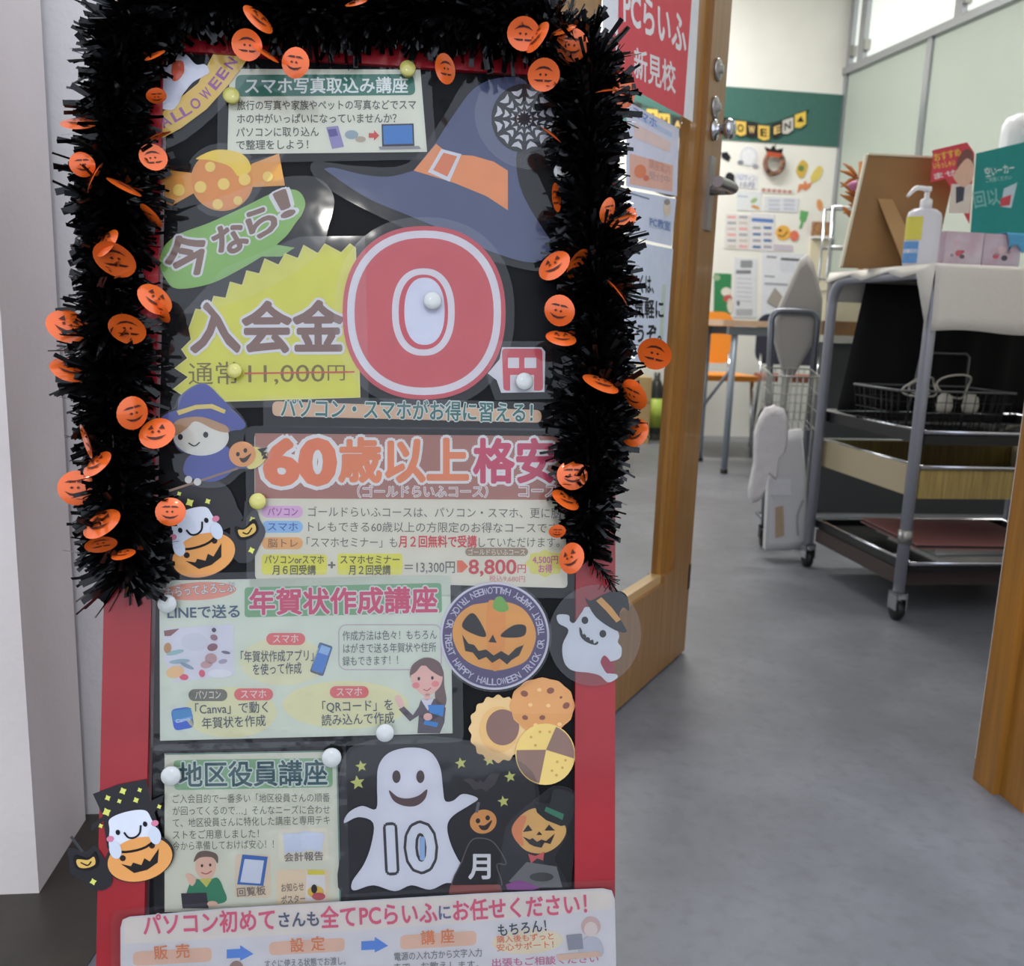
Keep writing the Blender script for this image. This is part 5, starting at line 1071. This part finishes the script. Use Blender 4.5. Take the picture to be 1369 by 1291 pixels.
# cloth over the top
CLM = mat('white_cloth', (222, 218, 210), .85, bump=.15, bscale=70)
def cloth():
    m_ = MB(); zt = .8815; n = 22; rows = []
    prof = [(-.016, .726), (-.018, .76), (-.016, .80), (-.0145, .85), (-.013, .872), (-.008, zt), (.06, zt), (.2, zt), (.35, zt), (DEP + .01, zt), (DEP + .016, .86), (DEP + .018, .80)]
    vs = []; fs = []
    xs = [-.012 + (LEN + .03) * i / n for i in range(n + 1)]
    for i, a in enumerate(xs):
        for j, (b, z) in enumerate(prof):
            wv = .003 * sin(a * 37 + j) if z < .86 else 0
            dz = .004 * sin(a * 21) if z < .76 else 0
            vs.append(CP(a + (.006 * (.88 - z) * 3 if i == 0 else 0), b - abs(wv), z + dz))
    k = len(prof)
    for i in range(n):
        for j in range(k - 1): fs.append((i * k + j, (i + 1) * k + j, (i + 1) * k + j + 1, i * k + j + 1))
    # short lip on the left end
    m_.raw(vs, fs, CLM, True)
    b0 = len(m_.v); lv = []; lf = []
    for j in range(9):
        b = -.012 + (DEP + .022) * j / 8; lv.append(CP(-.012, b, zt)); lv.append(CP(-.019, b, zt - .012 - .008 * (j % 3) - (.14 * max(0, 1 - j * 1.1))))
    for j in range(8): lf.append((2 * j, 2 * j + 1, 2 * j + 3, 2 * j + 2))
    m_.raw(lv, lf, CLM, True)
    o = m_.build('cloth_cover', label='off white cloth draped over the top of utility trolley', cat='cloth')
    md = o.modifiers.new('s', 'SOLIDIFY'); md.thickness = .0018; md.offset = 1
cloth()
# black cloth behind the middle shelf
def drape():
    m_ = MB(); n = 26; vs = []; fs = []
    for i in range(n + 1):
        a = .08 + (LEN - .02) * i / n
        for j, z in enumerate((.855, .8, .7, .6, .52, .487)):
            sh = -.05 * (.855 - z) / .37 * (1 if i < 4 else .3); vs.append(CP(a + sh, DEP - .035 - .006 * sin(i * 1.4) * (1 + (.86 - z) * 2) - abs(.0), z))
    for i in range(n):
        for j in range(5): fs.append((i * 6 + j, i * 6 + j + 1, (i + 1) * 6 + j + 1, (i + 1) * 6 + j))
    m_.raw(vs, fs, mat('black_cloth', (10, 10, 11), .9), True)
    o = m_.build('black_cloth', label='black cloth hanging behind the middle tray of utility trolley', cat='cloth'); md = o.modifiers.new('s', 'SOLIDIFY'); md.thickness = .002
drape()
# things on the middle tray
def wirebasket():
    t = empty('wire_basket', tuple(CP(.03, .06, .4565)), 'small black mesh basket holding cables on the middle tray', 'basket'); z0 = .458; hb = .115; W_ = .30; D_ = .20; a0 = -.0 + .02; b0 = .12
    GM = mat('grey_wire', (130, 130, 132), .4, metal=.5); BM = mat('black_mesh', (22, 22, 24), .5)
    def Q(a, b, z, g=0): s = 1 + .10 * (z - z0) / hb; return CP(a0 + W_ / 2 + (a - W_ / 2) * s, b0 + D_ / 2 + (b - D_ / 2) * s, z)
    m_ = MB(); m_.box(CP(a0, b0, z0), cx_ * W_, cd_ * D_, Z * .003, BM); m_.build('basket_base', t)
    m_ = MB(); m_.tube([Q(0, 0, z0 + hb), Q(W_, 0, z0 + hb), Q(W_, D_, z0 + hb), Q(0, D_, z0 + hb)], .0035, GM, 6, closed=True); m_.build('rim', t)
    m_ = MB()
    for k in range(13):
        a = W_ * k / 12; m_.tube([Q(a, 0, z0), Q(a, 0, z0 + hb)], .0012, BM, 4); m_.tube([Q(a, D_, z0), Q(a, D_, z0 + hb)], .0012, BM, 4)
    for k in range(9):
        b = D_ * k / 8; m_.tube([Q(0, b, z0), Q(0, b, z0 + hb)], .0012, BM, 4); m_.tube([Q(W_, b, z0), Q(W_, b, z0 + hb)], .0012, BM, 4)
    for k in range(1, 4):
        z = z0 + hb * k / 4; m_.tube([Q(0, 0, z), Q(W_, 0, z), Q(W_, D_, z), Q(0, D_, z)], .0012, BM, 4, closed=True)
    m_.build('wire_mesh', t)
    CB = mat('white_cable', (196, 192, 180), .4)
    for k, (a, b, r, l) in enumerate(((.07, .05, .03, 'white cable loop at left in the wire basket'), (.13, .1, .034, 'white cable loop in the middle of wire basket'), (.2, .07, .042, 'white cable loop at right in the wire basket'))):
        m_ = MB(); c = CP(a0 + a, b0 + b, z0 + hb - .005 + (.01 if k < 2 else .015)); pts = [c + cx_ * (r * cos(u) * 1.1) + Z * (r * sin(u) * .75) + cd_ * (.02 * sin(2 * u + k)) for u in [2 * pi * i / 20 for i in range(20)]]
        m_.tube(pts, .0028, CB, 6, closed=True); m_.build('cable', label=l, cat='cable', group='cables in the wire basket')
    for k, (a, b, l) in enumerate(((.15, .04, 'round white adapter in the wire basket, behind the chrome post'), (.225, .04, 'white plug with cord in the right of wire basket'))):
        m_ = MB(); c = CP(a0 + a, b0 + b, z0 + .055); m_.lathe(c, [(.008, 0), (.018, .006), (.021, .02), (.018, .042), (.010, .052), (.001, .053)], CB, 14); m_.build('adapter', label=l, cat='adapter', group='adapters in the wire basket')
wirebasket()
m_ = MB(); c = CP(.335, .10, .4605); m_.tube([c + cx_ * (.034 * cos(u)) + cd_ * (.034 * sin(u)) + Z * (.002 + .028 * (1 + cos(u)) * 0.5) for u in [2 * pi * i / 20 for i in range(20)]], .003, mat('olive_cable', (120, 118, 96), .4), 6, closed=True); m_.build('cable', label='coiled olive cable lying right of the wire basket', cat='cable', group='cables in the wire basket')
bs = empty('wire_stand', tuple(CP(.33, .3, .4565)), 'thin grey wire stand shaped like an upside down U on the middle tray', 'stand')
m_ = MB(); GW = mat('grey_wire', (130, 130, 132), .4)
m_.tube([CP(.19, .36, .4585), CP(.215, .36, .655), CP(.225, .36, .665), CP(.355, .36, .665), CP(.365, .36, .655), CP(.365, .36, .4585)], .0035, GW, 6); m_.build('wire_arch', bs)
m_ = MB(); m_.box(CP(.18, .34, .4565), cx_ * .19, cd_ * .05, Z * .003, BKT); m_.build('stand_foot', bs)
# books on the bottom tray
def book(a, b, z, w_, d_, th, col, lab, rz=0.0, page=(210, 206, 200)):
    t = empty('folder', tuple(CP(a, b, z)), lab, 'folder', 'folders on the bottom tray'); X_ = (cx_ * cos(rz) + cd_ * sin(rz)); Y_ = (-cx_ * sin(rz) + cd_ * cos(rz)); o = CP(a, b, z)
    M_ = mat('folder_%d_%d_%d' % col, col, .5)
    m_ = MB(); m_.box(o + X_ * .004 + Y_ * .004 + Z * .002, X_ * (w_ - .008), Y_ * (d_ - .008), Z * (th - .004), mat('page_block_%d' % page[0], page, .8)); m_.build('pages', t)
    m_ = MB(); m_.box(o, X_ * w_, Y_ * d_, Z * .002, M_); m_.box(o + Z * (th - .002), X_ * w_, Y_ * d_, Z * .002, M_); m_.box(o + X_ * (w_ - .003) + Z * .002, X_ * .003, Y_ * d_, Z * (th - .004), M_); m_.build('cover', t)
book(.135, .06, .1315, .36, .26, .022, (150, 152, 150), 'grey folder at the bottom of the pile', -.05)
book(.12, .05, .154, .36, .27, .020, (140, 168, 176), 'pale blue folder in the middle of the pile', .03)
book(.06, .04, .1745, .38, .31, .012, (168, 112, 108), 'dusty pink folder on top of the pile', -.06, (60, 56, 56))
m_ = MB(); p = CP(-.0 + .05, .12, .1315); m_.prism([p + cx_ * a + cd_ * b + Z * .003 for a, b in sm([(0, 0), (.03, .004), (.04, .02), (.02, .03), (-.004, .02)], 3)], [p + cx_ * a + cd_ * b for a, b in sm([(0, 0), (.03, .004), (.04, .02), (.02, .03), (-.004, .02)], 3)], mat('paper_scrap', (190, 190, 184), .7)); m_.build('paper_scrap', label='small crumpled scrap of paper on the bottom tray', cat='paper')

# things on the cloth
ZT = .8838
def bottle():
    p = CP(.035, .13, ZT); t = empty('pump_bottle', tuple(p), 'white pump bottle of hand sanitiser with yellow and blue label', 'bottle')
    BM = mat('bottle_plastic', (222, 222, 232), .3)
    m_ = MB(); m_.lathe(p, [(.030, 0), (.033, .004), (.034, .01), (.034, .118), (.031, .13), (.022, .138), (.012, .141)], BM, 28, sx=1.32, sy=.8, yaw=.1); m_.build('bottle_body', t)
    m_ = MB(); m_.lathe(p + Z * .139, [(.0145, 0), (.0145, .020), (.011, .024), (.006, .026), (.006, .048), (.0001, .048)], WHITEP, 20); m_.build('pump_collar', t)
    m_ = MB(); q = p + Z * .186; m_.lathe(q - Z * .006, [(.008, 0), (.010, .004), (.009, .012), (.001, .013)], WHITEP, 16); m_.tube(sm([q, q - cx_ * .02 + Z * .002, q - cx_ * .034 - Z * .001, q - cx_ * .052 - Z * .020], 4, False), [.006] * 9 + [.005, .0045, .004, .0035], WHITEP, 10); m_.build('pump_head', t)
    # label wraps the left front of the bottle
    def wrap(z0, z1, a0, a1, col, name, wave=None):
        vs = []; fs = []; n = 10
        for i in range(n + 1):
            an = radians(a0 + (a1 - a0) * i / n); r = .0346
            for k in (0, 1):
                z = (z0, z1)[k] + (wave(i / n) if wave else 0)
                vs.append(p + cx_ * (r * cos(an) * 1.33) + cd_ * (r * sin(an) * .82) + Z * z)
        for i in range(n): fs.append((2 * i, 2 * i + 2, 2 * i + 3, 2 * i + 1))
        m_ = MB(); m_.raw(vs, fs, ink(col), True); m_.build(name, t)
    wrap(.062, .118, 172, 246, (230, 218, 84), 'bottle_label'); wrap(.006, .058, 172, 240, (96, 156, 220), 'bottle_label'); wrap(.030, .040, 174, 238, (226, 228, 236), 'bottle_label')
bottle()
def tissue(a, b, col, lab, base):
    p = CP(a, b, ZT); t = empty('tissue_box', tuple(p), lab, 'box', 'tissue boxes on the cloth'); P_ = Plane(p, cx_, Z)
    m_ = MB(); m_.box(p, cx_ * .105, cd_ * .11, Z * .088, mat('tissue_card_%d' % base[0], base, .5, var=.12, vscale=18, col2=(196, 170, 186)), bev=.002); m_.build('box_body', t)
    A = Art(P_, .0006); PL = lambda u, v: p + cx_ * u + Z * v - cd_ * .0008
    def dot(u, v, r, c):
        A.mb.face([PL(u + r * cos(k), v + r * .8 * sin(k)) for k in [2 * pi * i / 10 for i in range(10)]], ink(c))
    for (u, v, r, c) in col: dot(u, v, r, c)
    A.mb.build('printed_flowers', t)
    return t
tissue(.092, .12, ((.03, .05, .012, (206, 190, 200)), (.04, .036, .010, (206, 96, 110)), (.05, .028, .007, (90, 90, 96)), (.03, .062, .008, (214, 176, 190)), (.022, .03, .005, (150, 140, 150)), (.05, .04, .005, (190, 80, 96))), 'left tissue box with pink flower print on trolley top', (208, 198, 210))
tissue(.202, .125, ((.03, .045, .013, (198, 176, 190)), (.036, .034, .009, (206, 86, 104)), (.06, .03, .009, (70, 70, 78)), (.05, .05, .012, (220, 190, 200)), (.07, .045, .006, (140, 130, 140))), 'right tissue box with pink flower print beside the first', (200, 190, 206))
# cardboard easel back
EB = mat('brown_board', (150, 112, 66), .6, var=.12); EE = mat('cream_edge', (222, 214, 190), .6)
es = empty('board_easel', tuple(CP(-.06, .22, ZT)), 'brown backed display board leaning on its easel strut, left of pump bottle', 'display board')
e0 = CP(-.085, .30, ZT); tl = V(e0 + cx_ * .062 + cd_ * .04 + Z * .295); exv = cx_ * .25 - cd_ * .02
m_ = MB(); upv = tl - e0; m_.box(e0, exv, upv, (exv.cross(upv)).normalized() * .006, EB); m_.build('board_back', es, 'brown board')
m_ = MB(); nrm_ = (exv.cross(upv)).normalized(); m_.box(e0 - exv.normalized() * .006, exv.normalized() * .006, upv, nrm_ * .012, EE); m_.box(e0 + upv, exv, upv.normalized() * .005, nrm_ * .012, EE); m_.build('frame_edge', es, 'cream edge strip')
m_ = MB(); s0 = e0 + exv * .22 + upv * .62 + nrm_ * .008; m_.prism([s0, s0 + exv * .16, s0 + exv * .50 - upv * .58 + nrm_ * .07, s0 + exv * .30 - upv * .60 + nrm_ * .07], [q - nrm_ * .003 for q in (s0, s0 + exv * .16, s0 + exv * .50 - upv * .58 + nrm_ * .07, s0 + exv * .30 - upv * .60 + nrm_ * .07)], mat('strut_board', (178, 140, 92), .6)); m_.build('easel_strut', es)
# red card with a woman, teal sign
def stand_card(name, q, Y, base, lab, cat, draw, th=.002):
    P_ = Plane(at(q[0][0], q[0][1], Y), cx_, Z); S = sheet(name, P_, q, base, 0, lab, cat, 'cards standing on the trolley top', th=th)
    A = Art(P_, 0); draw(A); A.build('print_pattern', S); return S
def red(A):
    A.p([(1247, 206), (1294, 194), (1292, 232), (1244, 244)], (216, 62, 76), 1).t('おすすめ', (1249, 211), (1284, 203), 12, (240, 190, 60), 2, off=.03).t('いらっしゃい', (1248, 222), (1277, 217), 10, (238, 200, 70), 2, off=.03).t('ませ', (1249, 236), (1278, 230), 9, (240, 226, 226), 2, off=.02)
    A.p(sm([(1280, 214), (1290, 200), (1300, 204), (1302, 230), (1290, 226), (1280, 232)]), (120, 72, 66), 3).p(sm([(1276, 232), (1292, 212), (1302, 222), (1300, 240), (1288, 250), (1276, 240)]), (232, 186, 160), 4).p([(1272, 246), (1300, 246), (1296, 285), (1268, 285)], (226, 214, 200), 2).p([(1278, 250), (1290, 248), (1288, 268), (1278, 272)], (60, 60, 76), 3)
CARD = cf.y + .22
stand_card('red_card', quad_round([(1246, 201), (1293, 190), (1303, 205), (1296, 300), (1262, 310), (1262, 240), (1243, 242)], 2), CARD + .05, (210, 60, 72), 'red card with woman picture standing behind pump bottle', 'card', red)
def teal(A):
    A.t('空いーカー', (1317, 231), (1356, 224), 14, (206, 232, 228), 1, off=.02).t('ご利用ください', (1318, 241), (1352, 237), 7, (160, 210, 204), 1)
    A.t('回以', (1302, 268), (1336, 262), 24, (120, 190, 184), 1, off=.02).p([(1342, 252), (1360, 244), (1352, 278), (1338, 276)], (190, 214, 226), 2).p([(1338, 265), (1352, 260), (1350, 274), (1337, 276)], (206, 70, 80), 3)
stand_card('teal_sign', [(1305, 205), (1420, 178), (1420, 320), (1296, 330)], CARD + .11, (24, 138, 134), 'teal printed sign standing behind the tissue boxes', 'sign', teal)
m_ = MB(); c = at(1358, 206, CARD + .22); c.z = .8842; zz = at(1358, 152, CARD + .22).z - .8842; m_.lathe(c, [(.040, 0), (.042, .01), (.046, zz - .06), (.044, zz - .03), (.034, zz - .01), (.012, zz), (.001, zz)], mat('milky_plastic', (236, 238, 240), .2), 22)
m_.build('clear_dome', label='milky white plastic dome sticking up behind the teal sign', cat='container')
# make the dome reach the cloth on a stem box
# blue cloth over the right tissue box
m_ = MB(); bt = CP(.25, .119, ZT + .0895); vs = []; fs = []; n = 10
for i in range(n + 1):
    a = .0 + .13 * i / n
    for j, (b, z) in enumerate(((.08, .0), (.03, .001), (.001, .0015), (-.002, -.006), (-.003, -.02), (-.0035, -.034 - .012 * sin(i * 1.9) - .008 * (i / n)))): vs.append(bt + cx_ * (a + (.003 * j if i == 0 else 0)) + cd_ * (b - .002 * abs(sin(i * 2)) * (j > 3)) + Z * (z + .0015))
for i in range(n):
    for j in range(5): fs.append((i * 6 + j, (i + 1) * 6 + j, (i + 1) * 6 + j + 1, i * 6 + j + 1))
m_.raw(vs, fs, mat('blue_towel', (84, 160, 206), .85, bump=.3, bscale=200), True); bo = m_.build('blue_towel', label='light blue towel draped over the right tissue box', cat='towel'); md = bo.modifiers.new('s', 'SOLIDIFY'); md.thickness = .0012; md.offset = 1
# dried flower ornament and chrome rack behind
rk = empty('chrome_rack', (1.28, 3.55, .7), 'chrome wire rack standing on the grey desk behind display board', 'rack'); yk = 3.87
bz = .70
xk0 = at(1112, 300, yk).x; xk1 = at(1150, 300, yk).x + .12
for (x, lab) in ((xk0, 0), (xk1, 0)):
    for dy in (0, .10):
        m_ = MB(); m_.tube([V((x, yk + dy, bz)), V((x, yk + dy, at(1112, 276, yk).z))], .006, CHROME, 8); m_.build('post', rk)
for py in (276, 330, 372):
    z = at(1112, py, yk).z
    m_ = MB(); m_.tube([V((xk0, yk, z)), V((xk1, yk, z)), V((xk1, yk + .10, z)), V((xk0, yk + .10, z))], .004, CHROME, 6, closed=True)
    for k in range(1, 6): x = xk0 + (xk1 - xk0) * k / 6; m_.tube([V((x, yk, z)), V((x, yk + .10, z))], .002, CHROME, 5)
    m_.build('wire_shelf', rk)
dr = empty('dried_flower_ornament', tuple(at(1145, 350, 2.63)), 'orange dried flower ornament with pink bow behind display board', 'ornament'); yd = 2.63
ODR = mat('orange_dried', (196, 128, 70), .8, var=.3, vscale=30); PKB = mat('pink_ribbon', (206, 130, 170), .5)
random.seed(3); m_ = MB(); base = at(1152, 352, yd)
for k in range(26):
    u = random.random(); p = at(1150 - 4 * u, 345 - 110 * u, yd); d = V((random.uniform(-1, .5), random.uniform(-.4, .4), random.uniform(-.15, .9))).normalized(); q = p + d * random.uniform(.03, .075)
    m_.tube([p, (p + q) / 2 + Z * .004, q], [.003, .006, .002], ODR, 6)
m_.tube([V((at(1152, 352, yd).x, yd, .885)), at(1152, 300, yd), at(1152, 216, yd)], .009, ODR, 8); m_.build('dried_stems', dr)
m_ = MB()
for (x, y, r) in ((1142, 248, .016), (1156, 247, .018), (1150, 254, .012)): m_.lathe(at(x, y, yd - .02), [(.3 * r, -r * .8), (r, -r * .3), (r, r * .3), (.3 * r, r * .8)], PKB, 10)
m_.build('ribbon_bow', dr)
m_ = MB()
for (x, y) in ((1158, 222), (1159, 233), (1158, 242)): m_.lathe(at(x, y, yd - .01), [(.004, -.012), (.012, -.006), (.013, .004), (.005, .012)], mat('yellow_bead', (222, 160, 70), .5), 10)
m_.build('beads', dr)

# ------------------------------------------------------------------ folding shopping trolley with bags
TY = 2.92
tb = empty('folding_trolley', tuple(V((at(1062, 700, TY).x, TY, 0))), 'grey tube folding trolley with wire basket and hanging bags', 'trolley')
xl = at(1032, 420, TY); xr = at(1094, 420, TY); zt = xl.z + .012
GT = mat('grey_tube', (128, 132, 142), .28, metal=.75)
lo_l = V((xl.x + .035, TY, .06)); lo_r = V((xr.x + .0, TY, .06)); R = .03
m_ = MB(); pts = [lo_l, V((xl.x, TY, zt - R))] + [V((xl.x + R - R * cos(t), TY, zt - R + R * sin(t))) for t in (pi / 6, pi / 3, pi / 2)] + [V((xr.x - R + R * sin(t), TY, zt - R + R * cos(t))) for t in (0, pi / 6, pi / 3, pi / 2)] + [lo_r]
m_.tube(pts, .0105, GT, 12); m_.build('tube_frame', tb)
m_ = MB(); m_.tube([lo_l + Z * .12, lo_r + Z * .12], .007, GT, 8); m_.build('cross_bar', tb); m_ = MB(); m_.tube([lo_l + Z * .03, lo_l + Z * .03 + V((0, .10, 0)), lo_r + Z * .03 + V((0, .10, 0)), lo_r + Z * .03], .007, GT, 8); m_.build('base_frame', tb)
for p in (lo_l, lo_r):
    m_ = MB(); m_.lathe(V((p.x - .011, p.y, .028)), [(.006, 0), (.026, .003), (.028, .011), (.026, .019), (.006, .022)], BLACKP, 16, V((1, 0, 0))); w0 = m_.build('caster_wheel', tb)
    m_ = MB(); m_.box(V((p.x - .015, p.y - .014, .03)), (.004, 0, 0), (0, .028, 0), (0, 0, .04), BLACKP); m_.box(V((p.x + .012, p.y - .014, .03)), (.004, 0, 0), (0, .028, 0), (0, 0, .04), BLACKP); m_.box(V((p.x - .015, p.y - .014, .066)), (.031, 0, 0), (0, .028, 0), (0, 0, .006), BLACKP); m_.build('caster_fork', tb)
# wire basket hung on the frame
m_ = MB(); WB = mat('worn_white_wire', (176, 176, 170), .4, metal=.3); bz1 = at(1050, 492, TY).z; bz0 = at(1050, 560, TY).z; y0 = TY - .12; y1 = TY - .012; xa = xl.x - .015; xb = xr.x - .012
for z in (bz0, (bz0 * 2 + bz1) / 3, (bz0 + 2 * bz1) / 3, bz1): m_.tube([V((xa, y0, z - .02)), V((xb, y0, z - .02)), V((xb, y1, z)), V((xa, y1, z))], .0028 if z == bz1 else .0017, WB, 6, closed=True)
for k in range(9):
    x = xa + (xb - xa) * k / 8; m_.tube([V((x, y1, bz1)), V((x, y1, bz0)), V((x, y0, bz0 - .02)), V((x, y0, bz1 - .02))], .0015, WB, 5)
for k in range(1, 5):
    y = y0 + (y1 - y0) * k / 5; 
    for x in (xa, xb): m_.tube([V((x, y, bz0 - .015)), V((x, y, bz1 - .012))], .0015, WB, 5)
m_.build('wire_basket', tb)
# bags
def bag(name, pts, depth, mt, lab, cat='bag', th=.03, grp='bags on the folding trolley'):
    m_ = MB(); f = [at(x, y, depth) for x, y in pts]; bk_ = [p + V((0, th, 0)) for p in f]
    cen = sum(f, V((0, 0, 0))) / len(f)
    A = sum(pts[i][0] * pts[(i + 1) % len(pts)][1] - pts[(i + 1) % len(pts)][0] * pts[i][1] for i in range(len(pts)))
    if A > 0: f = f[::-1]; bk_ = bk_[::-1]
    inn = [cen + (p - cen) * .84 - V((0, th * .35, 0)) for p in f]
    b = len(m_.v); n = len(f); m_.v += f + bk_ + inn; i = m_.mi(mt)
    for k in range(n):
        k2 = (k + 1) % n; m_.f.append((k, n + k, n + k2, k2)); m_.m.append(i); m_.sm.append(False)
        m_.f.append((2 * n + k, k, k2, 2 * n + k2)); m_.m.append(i); m_.sm.append(True)
    m_.f.append(tuple(range(2 * n, 3 * n))); m_.m.append(i); m_.sm.append(False); m_.f.append(tuple(range(2 * n - 1, n - 1, -1))); m_.m.append(i); m_.sm.append(False)
    return m_.build(name, label=lab, cat=cat, group=grp)
PB = mat('white_paper_bag', (204, 204, 206), .6, bump=.2, bscale=30); PB2 = mat('pinkish_bag', (214, 210, 212), .6, bump=.8, bscale=25)
b1 = bag('paper_bag', [(1030, 578), (1072, 574), (1078, 640), (1080, 731), (1050, 736), (1023, 735)], TY - .17, PB, 'tall white paper bag hanging low on the folding trolley')
Pb = Plane(at(1050, 660, TY - .172 - .0105), V((1, 0, 0)), Z)
A = Art(Pb, .0012); A.p([(1037, 678), (1047, 676), (1048, 716), (1037, 719)], (176, 150, 122), 1).p([(1028, 640), (1058, 640), (1058, 662), (1028, 662)], (216, 216, 222), 1).line(sm([(1074, 668), (1066, 690), (1067, 716)], 3, False), 3, (160, 158, 160), 1); A.build('bag_print', b1)
b2 = bag('plastic_bag', sm([(1024, 546), (1048, 546), (1054, 575), (1050, 604), (1042, 612), (1038, 642), (1028, 634), (1020, 664), (1006, 672), (1002, 655), (1009, 618), (1010, 580)], 2), TY - .255, PB2, 'pinkish white plastic bag hanging at the left of folding trolley', th=.02)
m_ = MB(); m_.tube([at(1050, 548, TY - .14), at(1052, 574, TY - .145), at(1058, 602, TY - .145)], [.005, .007, .009], mat('grey_strap', (90, 90, 96), .6), 8); m_.tube([at(1058, 598, TY - .145), at(1059, 606, TY - .145)], .010, BLACKP, 8); m_.build('bag_strap', b2)
m_ = MB(); m_.tube(sm([at(1018, 590, TY - .16), at(1012, 566, TY - .16), at(1020, 546, TY - .15), at(1034, 548, TY - .14)], 4, False), .003, BLACKP, 6); m_.build('bag_handle', b2)
# folded cloth stood in the basket
FC = mat('grey_folded_cloth', (176, 172, 168), .7, bump=.25, bscale=14)
b3 = bag('folded_cloth', [(1080, 340), (1088, 352), (1100, 400), (1098, 430), (1088, 458), (1060, 505), (1050, 505), (1040, 470), (1034, 445), (1040, 415), (1056, 380), (1070, 348)], TY + .02, FC, 'folded pale grey cloth standing upright inside the folding trolley', 'cloth', .02)
